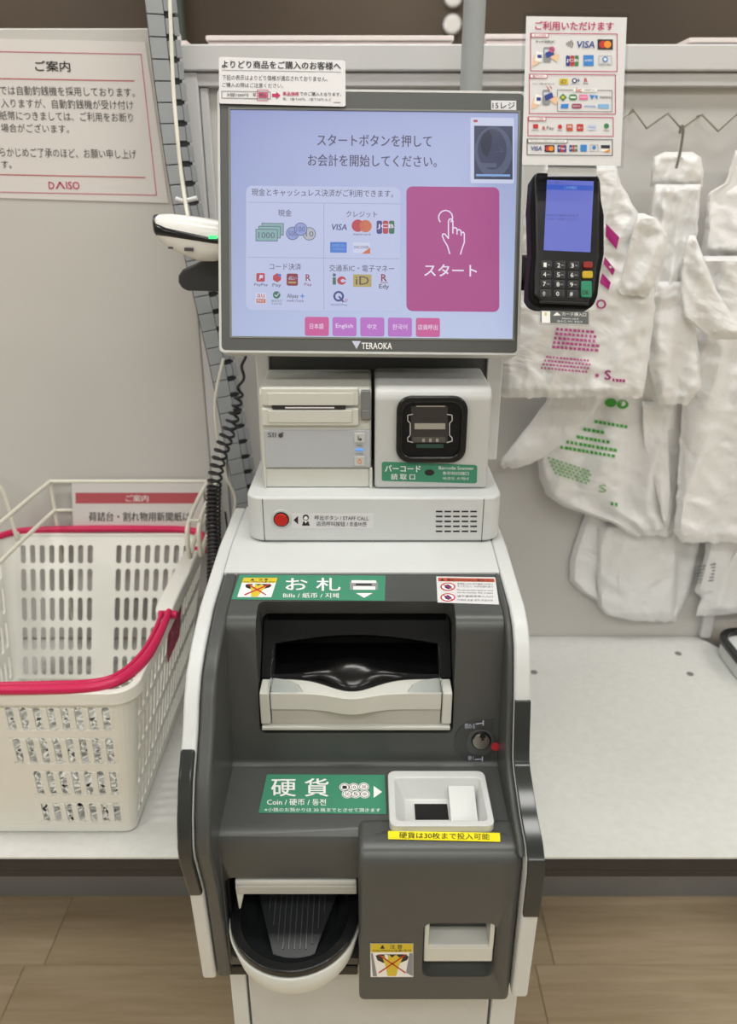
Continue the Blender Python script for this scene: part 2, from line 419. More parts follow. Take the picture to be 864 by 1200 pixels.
unit = slab('coin_unit', [(.632, .834), (.626, .8405), (.618, .8438), (.600, .8440), (.588, .8418), (.580, .836), (.5765, .826), (.5775, .80), (.5775, .628), (.66, .628), (.66, .80)], -.0105, .1545, XF, M_grey, mc, bevel=.006, seg=4)
bv = unit
c4 = slab('c', rr(.0575, .668, .1345, .7485, .010), .5, .625, WF, M_grey)
c5 = box('c', .026, .611, .80, .125, .684, .9, M_grey, bevel=.006)
cut(unit, [c4, c5])
# coin return insert
slab('coin_return_back', [(.0585, .67), (.1335, .67), (.1335, .747), (.0585, .747)], .6235, .6245, WF, M_hopper, mc)
slab('coin_return_cup', [(.5795, .709), (.5815, .7115), (.6225, .7115), (.6225, .690), (.586, .684), (.5795, .689)], .059, .133, XF, M_white2, mc, bevel=.003, seg=3)
slab('coin_return_side', [(.5795, .709), (.5795, .747), (.6225, .747), (.6225, .709)], .059, .064, XF, M_white2, mc, bevel=.001)
slab('coin_return_side', [(.5795, .709), (.5795, .747), (.6225, .747), (.6225, .709)], .128, .133, XF, M_white2, mc, bevel=.001)
# body shell behind the cover
box('body_core', -.1705, .815, .62, .1545, 1.0, 1.030, M_white, mc)
slab('top_cover', [(.8725, 1.0455), (.813, 1.038), (.813, 1.02), (1.0, 1.02), (1.0, 1.046)], -.171, .155, XF, M_white, mc, bevel=.0008)
# lower cabinet
box('cabinet', -.1687, .662, 0.02, .1835, 1.0, .619, M_white, mc)
box('cabinet_door', -.146, .645, .04, .1485, .661, .612, M_silver, mc, bevel=.003)
box('cabinet_stile', -.1687, .648, .02, -.149, .661, .615, M_white, mc)
box('cabinet_stile', .152, .648, .02, .1835, .661, .615, M_white, mc)
box('plinth', -.16, .69, 0, .175, .98, .02, M_edge, mc)
box('under_plate', -.1685, .615, .6195, -.012, .82, .634, M_black, mc)
lk = box('lock_tab', .068, .638, .555, .095, .645, .578, M_black, mc)

# bill unit inside its recess
bf_top, bf_bot = (.776, .9955), (.7365, .9475)
Ub = Vector((1, 0, 0)); Vb = Vector((0, bf_top[0] - bf_bot[0], bf_top[1] - bf_bot[1])); Lb = Vb.length; Nb = Vector((0, -Vb.z, Vb.y))
BF = Fr((0, bf_bot[0], bf_bot[1]), Ub, Vb, Nb)
bezel_out = [(-.1215, -.002), (.094, -.002), (.094, Lb * .8), (.085, Lb), (-.1125, Lb), (-.1215, Lb * .8)]
arch = [(-.107, 0), (.0795, 0), (.0795, Lb * .55)] + [(.0795 - i * .0187 - .0, Lb * (.55 + .16 * math.sin(math.pi * i / 10))) for i in range(1, 10)] + [(-.107, Lb * .55)]
bp = MB()
N = len(arch)
outp = [(-.1215, -.004), (.094, -.004), (.094, Lb)] + [(.094 - i * .02155, Lb) for i in range(1, 10)] + [(-.1215, Lb)]
hood = ring('bill_hood', outp, arch, -.012, 0, BF, M_blackm, mc, bevel=.001)
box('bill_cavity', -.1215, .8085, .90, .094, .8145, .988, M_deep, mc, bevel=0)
box('bill_cavity_floor', -.120, .742, .925, .0925, .808, .9405, M_black, mc, bevel=0)
# black rounded bulge where notes slide in
bmv = []; bmf = []; NU, NV_ = 46, 18
for j in range(NV_ + 1):
    for i in range(NU + 1):
        x = -.1085 + .189 * i / NU; yb = .7335 - .0235 * math.exp(-((x + .0185) / .036) ** 2) + .0012
        y = yb + (.806 - yb) * (j / NV_) ** 1.5; g = math.exp(-((x + .0185) / .044) ** 2)
        e_ = min(1, (y - yb) / .010); z = .9412 + (.004 + .019 * g * math.exp(-((y - .741) / .022) ** 2)) * math.sqrt(e_ * (2 - e_) if e_ < 1 else 1)
        bmv.append((x, y, z))
for j in range(NV_):
    for i in range(NU): a = j * (NU + 1) + i; bmf.append((a, a + 1, a + NU + 2, a + NU + 1))
link_mesh('note_guide', bmv, bmf, mat('gloss_black', (12, 12, 13), .2), mc)
# white ledge with a scoop at the back edge and a slight bow in front
nn = 28; back = []; frontp = []
for i in range(nn + 1):
    t = i / nn; x = -.1085 + t * .189
    g = math.exp(-((x + .0185) / .036) ** 2)
    back.append((x, .7335 - .0235 * g)); frontp.append((x, .7055 - .0095 * math.exp(-((x + .0185) / .028) ** 2)))
slab('bill_ledge', frontp + back[::-1], .9215, .9435, ZF, M_white2, mc, bevel=.0012)
slab('ledge_rim', [(x, y - .0015) for x, y in back] + [(x, y + .003) for x, y in back[::-1]], .9436, .945, ZF, M_black, mc, smooth=False)
box('ledge_cheek', -.1205, .7055, .902, -.1095, .7335, .9435, M_white2, mc, bevel=.0015)
box('ledge_cheek', .0818, .7055, .902, .0925, .7335, .9435, M_white2, mc, bevel=.0015)
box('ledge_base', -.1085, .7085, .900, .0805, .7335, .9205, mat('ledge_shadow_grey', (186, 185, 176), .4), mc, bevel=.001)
box('ledge_sill', -.1195, .703, .8955, .0915, .735, .9, M_white2, mc, bevel=.001)
# clear side flaps
for sx in (0, 1):
    pts = [(.7315, .948), (.7345, .985), (.7365, .985), (.7335, .948)]
    x = -.1085 if not sx else .0790
    slab('clear_flap', [(.706, .9455), (.722, .9455), (.749, .972), (.747, .974), (.706, .952)], x, x + .0015, XF, M_clear, mc, smooth=False)
    tri = [(-.1085, .7035), (-.072, .7035), (-.078, .716), (-.088, .724), (-.1085, .7285)]
    if sx: tri = [(-.029 - p[0], p[1]) for p in tri]
    slab('clear_flap', tri, .9465, .948, ZF, M_clear, mc, smooth=False)
# coin hopper
HZ = .8525
ho = rr(.0215, .606, .1300, .688, .008, 4); hi = rr(.0285, .613, .1235, .677, .005, 4); hb = rr(.040, .630, .118, .668, .003, 4)
n = len(ho); v = [(p[0], p[1], .838) for p in ho] + [(p[0], p[1], HZ) for p in ho] + [(p[0], p[1], HZ) for p in hi] + [(p[0], p[1], .829) for p in hb]
f = []
for L in range(3):
    for i in range(n): j = (i + 1) % n; f.append((L * n + i, L * n + j, (L + 1) * n + j, (L + 1) * n + i))
f.append(tuple(range(3 * n, 4 * n)))
hop = link_mesh('coin_hopper', v, f, M_hopper, mc, bevel=.0015)
slab('coin_slot', [(.0505, .638), (.0865, .638), (.0865, .660), (.0505, .660)], .8292, .8305, ZF, M_deep, mc, smooth=False)
slab('hopper_ramp', [(.630, .8295), (.668, .8295), (.673, .844)], .0885, .117, XF, M_hopper, mc)
# key lock on its moulded plate
KF = Fr((.1275, .7085, .875), (1, 0, 0), (0, .108, 1), (0, -1, .108))
kp = [(.0155, .036)] + [(-.004 + .0335 * math.cos(R(a)), .0335 * math.sin(R(a)) + .0) for a in range(95, 266, 10)] + [(.0155, -.033)]
slab('lock_plate', [(x * .8, y * .85 + .001) for x, y in kp], -.002, .0012, KF, mat('lock_plate_grey', (66, 67, 66), .4), mc)
slab('lock_well', rr(-.0165, -.0165, .0155, .0165, .014), .0010, .0022, KF, M_grey, mc, bevel=.0008)
slab('lock_cylinder', circ(.0, .004, .0098, 28), .001, .006, KF, M_steel, mc, bevel=.001)
slab('lock_collar', circ(.0, .004, .0112, 28), .001, .0038, KF, M_black, mc, bevel=.0005)
lp_ = Print(frplane(KF), base=.0063)
lp_.rect(564.3, 857, 567.5, 868, K); lp_.rect(562.5, 860, 569.5, 865, K); lp_.base = .0027
lp_.circle(580.7, 875, 4.9, M_reddot); lp_.base = .0014
lp_.text('閉める', 545, 848, 557, 854, PV, .0); lp_.stroke([(558, 848.5), (566, 847.3)], 1.2, PV); lp_.stroke([(566.5, 844.5), (566.5, 850)], 1.3, PV)
lp_.text('開く', 549, 886, 556, 891, PV, 0); lp_.stroke([(557, 890), (565, 889.6)], 1.2, PV); lp_.stroke([(565.5, 887), (565.5, 893)], 1.3, PV)
lp_.build('lock_marking', mc)

# banknote / coin dispensing tray on the left
TX, TY, TR = -.0805, .612, .0705
def uout(r, yb, k=24): return [(TX - r, yb)] + [(TX - r * math.cos(math.pi * i / k), TY - r * 1.03 * math.sin(math.pi * i / k)) for i in range(k + 1)] + [(TX + r, yb)]
o1 = uout(TR, .70); o2 = uout(TR - .004, .70)
n = len(o1)
# white shell tapering downward
v = [(p[0], p[1], .7165) for p in o1] + [(TX + (p[0] - TX) * .93, p[1] * .95 + .05 * TY + .006, .683) for p in o1]
f = [(i, i + 1, n + i + 1, n + i) for i in range(n - 1)] + [tuple(range(n, 2 * n))]
link_mesh('tray_shell', v, f, M_white2, mc, solid=.003)
ir = uout(TR - .012, .70)
v, f = ringprism(o2 if False else uout(TR - .0005, .70), ir, .7165, .7255, ZF)
link_mesh('tray_rim', v, [q for q in f], M_black, mc, bevel=.002)
ib = [(TX + (p[0] - TX) * .72, .700 if i in (0, n - 1) else (TY + (p[1] - TY) * .70 + .012)) for i, p in enumerate(ir)]
v = [(p[0], p[1], .722) for p in ir] + [(TX + (p[0] - TX) * .93, TY + (p[1] - TY) * .93 if 0 < i < n - 1 else p[1], .706) for i, p in enumerate(ir)] + [(p[0], p[1], .693) for p in ib]
f = [(L * n + i, L * n + i + 1, (L + 1) * n + i + 1, (L + 1) * n + i) for L in range(2) for i in range(n - 1)] + [tuple(range(2 * n, 3 * n))]
link_mesh('tray_bowl', v, f, mat('bowl_black', (34, 36, 38), .3), mc)
RFm = Fr((TX, .578, .6935), (1, 0, 0), (0, .09, .026), (0, -.026, .09))
slab('tray_ramp', [(-.021, 0), (.021, 0), (.053, .094), (-.053, .094)], -.004, 0, RFm, mat('ramp_black', (36, 38, 40), .38), mc, bevel=.001)
for i in range(11):
    x = -.0315 + i * .0062; v0 = .010 + max(0, (abs(x) - .016) / .034 * .092)
    if v0 < .08: slab('tray_ridge', [(x, v0), (x + .0016, v0), (x + .0016, .086), (x, .086)], 0, .0012, RFm, mat('ridge_black', (66, 68, 71), .25), mc, bevel=.0004)
for i in range(0):
    x = TX - .033 + i * .0066; L = .042 * math.sqrt(max(.05, 1 - ((i - 5) / 6.0) ** 2))
    box('tray_ridge', x, .622 - L + .018, .693, x + .0020, .672, .6962, mat('ridge_black', (52, 54, 56), .3), mc, bevel=.0006)
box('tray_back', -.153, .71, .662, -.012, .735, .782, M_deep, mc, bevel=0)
box('tray_header', -.1425, .606, .7665, -.0125, .66, .776, M_white2, mc, bevel=.002)
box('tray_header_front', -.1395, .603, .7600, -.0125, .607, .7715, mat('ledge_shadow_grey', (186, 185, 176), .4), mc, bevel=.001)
slab('tray_strut', [(-.1425, .767), (-.128, .767), (-.134, .755), (-.1385, .735), (-.1405, .735)], .606, .617, WF, M_white2, mc, bevel=.001)
box('tray_hinge', -.1535, .61, .70, -.1485, .70, .775, M_blackm, mc, bevel=.002)

# top base box with staff call button
BX0, BX1, BD = -.152, .1655, .880
base = slab('base_box', rr(BX0, BD, BX1, 1.06, .022, 6), 1.047, 1.107, ZF, M_white, mc, bevel=.004, seg=3)
slab('base_groove', [(a, b) for a, b in rr(BX0 - .0005 + .004, BD + .004, BX1 - .0035, 1.056, .02, 6)], 1.0445, 1.0475, ZF, K, mc)
for px in (309, 566):
    p = vplane(BD)(px, 610); box('seam', p.x - .0004, BD - .0004, 1.047, p.x + .0004, BD + .02, 1.1045, KG, mc, bevel=0)
BP = vplane(BD); BFm = Fr((0, BD, 0))
def vp(px, py, d=BD): return vplane(d)(px, py)
p = vp(330, 608)
slab('button_ring', circ(p.x, p.z, .0125, 32), BD - .0018, BD + .001, WF, M_silver, mc, bevel=.0008)
slab('button_ring', circ(p.x, p.z, .0098, 32), BD - .0024, BD - .0017, WF, M_black, mc, bevel=.0002)
bt = slab('call_button', circ(p.x, p.z, .0083, 32), BD - .005, BD - .002, WF, M_red, mc, bevel=.0015); bt['label'] = 'round red staff call button'
for r_ in range(5):
    for c_ in range(5):
        a = vp(511 + c_ * 10.1, 598.5 + r_ * 5.8); b = vp(511 + c_ * 10.1 + 7.6, 598.5 + r_ * 5.8 + 1.7)
        box('speaker_slot', a.x, BD - .0005, b.z, b.x, BD + .001, a.z, K, mc, bevel=0)
st_ = slab('call_label', [(vp(x, y).x, vp(x, y).z) for x, y in rr(342, 602, 438, 619, 2)], BD - .0004, BD, WF, M_card, mc, smooth=False)
pr = Print(BP, slope=.012, base=.0005)
pr.poly([(344, 609.5), (349.5, 604.5), (349.5, 614.5)], K)
pr.circle(358.5, 606.5, 3.6, K); pr.circle(358.5, 607.2, 2.2, WH, 2); pr.poly([(354, 616), (355.5, 611), (361.5, 611), (363.3, 616)], K); pr.poly([(357, 611), (358.5, 613.5), (360, 611)], WH, 2)
pr.text('呼出ボタン / STAFF CALL', 369, 604, 432, 609.5, K); pr.text('店员呼叫按钮 / 호출버튼', 371, 611, 430, 616.5, K)
pr.build('label_print', st_)

# stickers on the slope
SP = plane((0, .812, 1.037), (0, -(1.036 - 1.026), (.812 - .742)))
SN = Vector((0, -.010, .070)).normalized(); SN = Vector((0, -SN.y * -1 if 0 else -abs(SN.y), SN.z))
SP = plane((0, .812, 1.0361), SN)
def sticker(name, mp, pts, m, parent, label=None, th=.0004, off=0):
    a = [mp(x, y, off) for x, y in pts]; b = [mp(x, y, off + th) for x, y in pts]; n = len(a)
    o = link_mesh(name, a + b, [tuple(range(n)), tuple(range(2 * n - 1, n - 1, -1))] + [(i, (i + 1) % n, n + (i + 1) % n, n + i) for i in range(n)], m, parent, smooth=False)
    if label: o['label'] = label
    return o
def caution(pr, T, big=True):
    # unit square drawing: yellow head, crossed-out hand picture
    def q(a): return [T(x, y) for x, y in a]
    pr.poly(q([(0, 0), (1, 0), (1, 1), (0, 1)]), WH, 1)
    pr.poly(q([(0, 0), (1, 0), (1, .26), (0, .26)]), YE, 2)
    pr.poly(q([(.22, .15), (.28, .03), (.34, .15)]), K, 3)
    x0, y0 = T(.45, .03); x1, y1 = T(.75, .15); pr.text('注 意', x0, y0, x1, y1, K, .01, 4)
    x0, y0 = T(.05, .17); x1, y1 = T(.95, .25); pr.text('CAUTION/注意/주의', x0, y0, x1, y1, K, .01, 4)
    pr.poly(q([(.12, .36), (.2, .32), (.84, .32), (.9, .4), (.86, .5), (.7, .58), (.3, .58), (.16, .5)]), K, 2)
    pr.poly(q([(.26, .36), (.36, .4), (.44, .33), (.5, .42), (.6, .33), (.68, .42), (.78, .36), (.66, .7), (.6, .98), (.4, .98), (.36, .7)]), YE, 3)
    pr.poly(q([(.32, .33), (.40, .33), (.42, .47), (.36, .45)]), WH, 4)
    pr.stroke(q([(.2, .34), (.82, .88)]), 1.5, RD, 5); pr.stroke(q([(.82, .34), (.2, .88)]), 1.5, RD, 5)
s1 = sticker('sticker', SP, [(281, 673.5), (452, 674.5), (451, 704), (271, 702.5)], GR, mc, 'green banknote sticker above the bill mouth')
pr = Print(SP, slope=.006, base=.0006)
caution(pr, lambda x, y: (285.5 + 40 * x - y * 7.5 * (1), 677 + 22.7 * y))
pr.text('お 札', 335, 677, 399, 692, WH, .022); pr.text('Bills / 紙币 / 지폐', 332, 694.5, 397, 700.5, WH)
pr.rect(410, 682, 443, 691, GY, 1); pr.rect(412, 680, 441, 683, WH, 2); pr.rect(417, 684, 436, 686, K, 2); pr.rect(414, 687, 440, 691, WH, 2)
pr.poly([(417, 695), (437, 695), (427, 700.5)], WH)
pr.build('sticker_print', s1)
s2 = sticker('sticker', SP, [(511.5, 675.5), (580.5, 676.5), (585, 708.5), (513, 706)], M_card, mc, 'white warning sticker with orange heading')
pr = Print(SP, slope=.012, base=.0006)
pr.poly([(513.5, 677), (579.5, 678), (580, 682), (513.7, 681)], OG)
pr.poly([(516, 680.6), (518.5, 677.6), (521, 680.6)], K, 2); pr.text('警告/WARNING/警告/경고', 524, 677.8, 578, 681, K, .01)
for yy in (687.5, 700): 
    pr.circle(525, yy, 8.8, RD, 1, 4.9); pr.circle(525, yy, 7.2, WH, 2, 3.7); pr.poly([(521, yy - 1), (525, yy - 3), (530, yy + .5), (526, yy + 3), (522, yy + 1.5)], NV, 3); pr.stroke([(519, yy - 3), (531, yy + 3)], 1, RD, 4)
for yy, s_ in ((684, '紙幣投入口に手や指を入れない'), (687, 'でください。けがの恐れあり'), (691.5, 'Do not put your hand or arms'), (694.5, 'into the machine. Risk of injury'), (698.5, '请不要将手伸入入口'), (703, '기계에 손을 넣지 마십시오')):
    pr.text(s_, 536, yy - 1.1, 578, yy + 1.2, KG, .0)
pr.build('sticker_print', s2)
# coin sticker on the shelf
HP = plane((0, .700, .846), (0, -(.846 - .840) / 1, .078)); 
HN = Vector((0, -.006, .078)).normalized(); HP = plane((0, .700, .8462), HN)
s3 = sticker('sticker', HP, [(313, 907.5), (451, 908), (453, 954), (303, 952.5)], GR, mc, 'green coin sticker beside the hopper')
pr = Print(HP, slope=.005, base=.0006)
pr.text('硬 貨', 318, 912, 385, 933, WH, .018); pr.text('Coin / 硬币 / 동전', 313, 936, 382, 943.5, WH, .016); pr.text('※小銭のお預かりは 30 枚までとさせて頂きます', 310, 946.5, 446, 951, WH, .002)
for i, (x, y) in enumerate(((404, 922.5), (414.5, 922.5), (426.5, 922), (407, 930.5), (417, 930.5), (427.5, 930.5))):
    pr.circle(x, y, 6.2, WH, 1, 4.9); pr.circle(x, y, 5.4, K, 2, 4.1); pr.circle(x, y, 4.7, WH, 3, 3.5); pr.text(('1', '10', '500', '50', '5', '100')[i], x - 2.6, y - 1.9, x + 2.6, y + 1.9, K, .01, 5)
pr.poly([(438, 921), (448, 928), (438, 935)], WH)
pr.build('sticker_print', s3)
HP2 = plane((0, .60, .8442), Vector((0, -.004, .05)).normalized())
s4 = sticker('sticker', HP2, [(455, 973.7), (586, 976), (586.5, 986.5), (455, 983.3)], YB, mc, 'narrow yellow notice strip under the hopper')
pr = Print(HP2, slope=.017, base=.0006); pr.text('硬貨は30枚まで投入可能', 468, 974.8, 574, 982.3, K, .01); pr.build('sticker_print', s4)
CP = vplane(.5775)
s5 = sticker('sticker', CP, [(434, 1105.5), (484.5, 1105.5), (484.5, 1145), (434.5, 1145)], M_card, mc, 'yellow and white caution sticker on the coin unit')
pr = Print(CP, base=.0006); caution(pr, lambda x, y: (434.5 + 49.6 * x, 1106 + 38.6 * y)); 
pr.poly([(434.8, 1117), (437, 1117), (442, 1144), (437, 1144)], GY, 4); pr.poly([(480, 1117), (484, 1117), (484, 1144), (476, 1140)], GY, 4)
pr.build('sticker_print', s5)

# column that carries the monitor
box('column', -.150, 1.035, 1.105, .179, 1.12, 1.36, M_white, mc, bevel=.004)
box('column', -.150, 1.02, 1.108, -.132, 1.036, 1.36, M_white, mc, bevel=.002)
box('column', .158, 1.02, 1.108, .179, 1.036, 1.36, M_white, mc, bevel=.002)
box('column_backplate', -.1315, 1.026, 1.108, .1575, 1.0345, 1.36, M_bezel, mc, bevel=0)
# ------------------------------------------------------------------ monitor
TT = R(17.3)
MO = Fr((.0025, .9607, 1.419), (1, 0, -.010), (0, math.sin(TT), math.cos(TT)), (0, -math.cos(TT), math.sin(TT)))
MP = frplane(MO)
mo = thing('touchscreen_monitor', (0, 1.0, 1.27), 'grey-framed touchscreen monitor with a lit payment menu, on top of the machine', 'monitor')
hw, hh = .1785, .1505
box_pts = rr(-hw, -hh, hw, hh, .006)
slab('rear_housing', box_pts, -.034, -.0035, MO, M_white, mo, bevel=.002)
slab('rear_cover', rr(-.13, -.11, .13, .11, .02), -.06, -.034, MO, M_white, mo, bevel=.003)
slab('mount_arm', rr(-.05, -.108, .05, -.06, .01), -.083, -.06, MO, M_bezel, mo)
scr = [MP(x, y) for x, y in ((269.5, 128.5), (604, 134), (602, 396), (274.5, 392))]
def tofr(fr, p): d = p - fr.O; return (d.dot(fr.U), d.dot(fr.V))
sc2 = [tofr(MO, p) for p in scr]
sx0 = (sc2[0][0] + sc2[3][0]) / 2; sx1 = (sc2[1][0] + sc2[2][0]) / 2; sy1 = (sc2[0][1] + sc2[1][1]) / 2; sy0 = (sc2[2][1] + sc2[3][1]) / 2
ring('outer_rim', rr(-hw, -hh, hw, hh, .006), rr(-hw + .003, -hh + .003, hw - .003, hh - .003, .005), -.004, 0, MO, M_silver, mo, bevel=.0006)
ring('bezel', rr(-hw + .0032, -hh + .0032, hw - .0032, hh - .0032, .004), rr(sx0 - .002, sy0 - .002, sx1 + .002, sy1 + .002, .001), -.004, -.0004, MO, M_bezel, mo)
ring('screen_lip', rr(sx0 - .0035, sy0 - .0035, sx1 + .0035, sy1 + .0035, .001), rr(sx0 - .0015, sy0 - .0015, sx1 + .0015, sy1 + .0015, .001), -.003, .0003, MO, flat('lip', (120, 122, 116)), mo)
def screenmat():
    m = bpy.data.materials.new('lit_screen_background'); m.use_nodes = True; nt = m.node_tree; b = nt.nodes['Principled BSDF']
    tc = nt.nodes.new('ShaderNodeTexCoord'); sp = nt.nodes.new('ShaderNodeSeparateXYZ'); cr = nt.nodes.new('ShaderNodeValToRGB')
    ma = nt.nodes.new('ShaderNodeMath'); ma.operation = 'MULTIPLY_ADD'; ma.inputs[1].default_value = .75
    mb = nt.nodes.new('ShaderNodeMath'); mb.operation = 'MULTIPLY'; mb.inputs[1].default_value = .25
    sub = nt.nodes.new('ShaderNodeMath'); sub.operation = 'SUBTRACT'; sub.inputs[0].default_value = 1
    nt.links.new(tc.outputs['Generated'], sp.inputs[0]); nt.links.new(sp.outputs['Z'], sub.inputs[1]); nt.links.new(sub.outputs[0], ma.inputs[0])
    nt.links.new(sp.outputs['X'], mb.inputs[0]); nt.links.new(mb.outputs[0], ma.inputs[2]); nt.links.new(ma.outputs[0], cr.inputs[0])
    e = cr.color_ramp.elements; e[0].color = rgb((140, 150, 200)); e[1].color = rgb((184, 197, 228))  # veil of reflected light on the screen is mixed into these tones
    b.inputs['Base Color'].default_value = (.01, .01, .01, 1); b.inputs['Roughness'].default_value = .3
    nt.links.new(cr.outputs[0], b.inputs['Emission Color']); b.inputs['Emission Strength'].default_value = .93
    return m
screen = slab('screen', [(sx0 - .0015, sy0 - .0015), (sx1 + .0015, sy0 - .0015), (sx1 + .0015, sy1 + .0015), (sx0 - .0015, sy1 + .0015)], -.0035, -.0022, MO, screenmat(), mo, smooth=False)
e_t = em('ink', (84, 76, 96), .9); e_pan = em('panel', (186, 194, 226), .95); e_line = em('line', (164, 170, 200), .95); e_p1 = em('pink_button', (170, 78, 138), .95); e_w = em('white', (225, 215, 235))
e_g1 = em('note_green', (132, 168, 170)); e_k = em('outline', (92, 100, 122)); e_b1 = em('coin_blue', (140, 152, 205)); e_c1 = em('coin_grey', (172, 174, 184)); e_p2 = em('violet_button', (178, 110, 190)); e_p3 = em('rose_button', (194, 92, 148))
e_red = em('red', (178, 70, 84)); e_org = em('orange', (192, 110, 84)); e_nav = em('navy', (70, 76, 130)); e_blu = em('blue', (76, 120, 200)); e_grn = em('green', (66, 112, 90)); e_gld = em('gold', (170, 156, 96)); e_cam = em('camera_dark', (62, 68, 92)); e_cam2 = em('camera_mid', (84, 92, 118)); e_pl = em('pale', (196, 202, 226)); e_dr = em('dark_red', (132, 60, 70)); e_lb = em('light_blue', (130, 165, 215))
pr = Print(MP, slope=.011, base=-.0019)
# every entry is drawn with a gentle top-left to bottom-right slope, as on the display
pr.text('スタートボタンを押して', 372, 157, 506, 171, e_t, .014); pr.text('お会計を開始してください。', 361, 180.5, 512, 194.5, e_t, .014)
pr.rrect(288.5, 217.5, 469, 363, 7, e_pan, 1)
pr.rect(290, 236.6, 469, 237.4, e_line, 2); pr.rect(290, 301, 469, 301.8, e_line, 2)
pr.poly([(379.2, 238), (380, 238), (380, 363), (379.2, 363)], e_line, 2)
pr.text('現金とキャッシュレス決済がご利用できます。', 295, 220.8, 461, 229.5, e_t, .006)
pr.text('現金', 326, 245.5, 342, 253.5, e_t, .006); pr.text('クレジット', 406, 247.3, 442, 254.5, e_t, .006)
pr.text('コード決済', 316, 308.3, 353, 316, e_t, .006); pr.text('交通系IC・電子マネー', 386, 310, 462, 318, e_t, .006)
for dx, dy in ((7, -7), (3.5, -3.5), (0, 0)):
    L = 2 if dx == 7 else (4 if dx else 6)
    pr.rect(299.6 + dx, 268.2 + dy, 325.6 + dx, 282.6 + dy, e_k, L); pr.rect(300.4 + dx, 269 + dy, 324.8 + dx, 281.8 + dy, e_g1, L + 1)
pr.text('1000', 303, 272, 322, 279, e_k, .01, 8)
for x, y, m_, t_, L in ((343, 273.5, e_b1, '500', 2), (362.5, 274, e_c1, '10', 2), (352.5, 268.5, e_b1, '100', 4)):
    pr.circle(x, y, 7.8, e_k, L); pr.circle(x, y, 7.0, m_, L + 1); pr.text(t_, x - 5 + (1 if t_ == '10' else 0), y - 3, x + 5, y + 3, e_k, .0, L + 2)
pr.text('VISA', 388, 262.5, 406.5, 269.5, e_nav, .03, 3, .15)
pr.circle(419.5, 264.5, 7.3, e_red, 2); pr.circle(428.5, 265, 7.3, e_org, 2); pr.text('mastercard', 414, 273, 434, 275.6, e_t, .0)
for i, m_ in enumerate((e_nav, e_red, e_grn)): pr.rrect(441.5 + i * 7.2, 258.5, 448 + i * 7.2, 274, 2, m_, 2)
pr.text('JCB', 442.5, 262.5, 461.5, 268.5, e_w, .03, 4)
pr.rrect(387, 283.5, 406.5, 296, 1, e_blu, 2); pr.text('AMERICAN', 389, 286.3, 404, 289, e_lb, .0, 4); pr.text('EXPRESS', 391, 290.5, 404, 293.3, e_lb, 0, 4)
pr.rrect(414, 284, 433.5, 296.5, 1, e_pl, 2); pr.poly([(424, 297.3), (434, 290), (434, 297.3)], e_org, 3); pr.text('DISCOVER', 415, 288, 432.5, 291.3, e_t, .01, 4)
# code payments
pr.rrect(300.5, 320, 310.5, 330, 1.5, e_red, 2); pr.poly([(303.5, 328.5), (304.5, 322), (308.5, 322.5), (308, 326), (305.5, 326)], e_pl, 3); pr.text('PayPay', 298.3, 331.8, 314, 336, e_t, .01)
pr.poly([(320, 323), (325, 320), (329.5, 323), (329.5, 328), (325, 331), (320, 328)], e_red, 2); pr.circle(327.8, 322.5, 1.8, e_blu, 3); pr.text('Pay', 319.5, 332, 329.5, 337, e_t, .01)
pr.rrect(336, 320.5, 349.3, 334.8, 2, e_dr, 2); pr.text('d払い', 338, 323.5, 347.5, 328, e_pl, 0, 4); pr.rect(338, 330, 347, 332, e_gld, 3)
pr.text('R', 358.5, 321.5, 364, 329, e_dr, .03); pr.text('Pay', 356.8, 331.5, 365.5, 336, e_dr, .01)
pr.rrect(299.5, 343, 312, 355.8, 1, e_pl, 2); pr.text('au', 301.5, 344.3, 310, 348.5, e_org, .02, 4); pr.rect(300.5, 350, 311.3, 355, e_org, 3); pr.text('PAY', 302, 350.8, 310, 354.2, e_pl, .01, 5)
pr.circle(324.3, 345.6, 4.4, e_grn, 2); pr.stroke([(322, 345.6), (324, 347.3), (327, 343.5)], 1, e_pl, 3); pr.text('微信支付', 318, 351, 330.5, 354, e_grn, .0); pr.text('WeChat Pay', 318, 355, 330.5, 357.2, e_t, .0)
pr.text('Alipay', 336.5, 344, 350, 350.5, e_t, .01); pr.stroke([(352, 347), (357, 347)], 1, e_blu); pr.stroke([(354.5, 344.5), (354.5, 349.5)], 1, e_blu); pr.text('PARTNER', 336.5, 351.5, 356.5, 353.8, e_t, .0)
# ic cards
pr.rect(390, 325, 393.8, 333.5, e_grn, 2); pr.circle(391.9, 322.2, 2, e_k, 2); pr.circle(400.5, 328.8, 5.4, e_red, 2, 4.9); pr.circle(402, 329, 2.6, e_pan, 3, 2); pr.rect(402, 328, 406.2, 330, e_pan, 4)
pr.rect(414, 321.5, 435.5, 336, e_gld, 2); pr.text('iD', 417, 323.7, 432.5, 333.5, e_t, .0, 4)
pr.text('R', 447, 321.3, 453.3, 329.6, e_dr, .04); pr.rect(446, 330.8, 455, 331.5, e_dr, 2); pr.text('Edy', 444.5, 333, 456, 339.6, e_t, .02)
pr.circle(397, 347.2, 6.3, e_nav, 2); pr.circle(397, 347.2, 3.9, e_pan, 3); pr.stroke([(397.5, 347.5), (402.3, 353.5)], 2, e_nav, 4); pr.stroke([(403.5, 354), (406, 350)], .7, e_red, 4); pr.stroke([(405.5, 354), (407.5, 351)], .7, e_red, 4); pr.text('QUICPay', 387.5, 356, 407.5, 358.5, e_nav, .0)
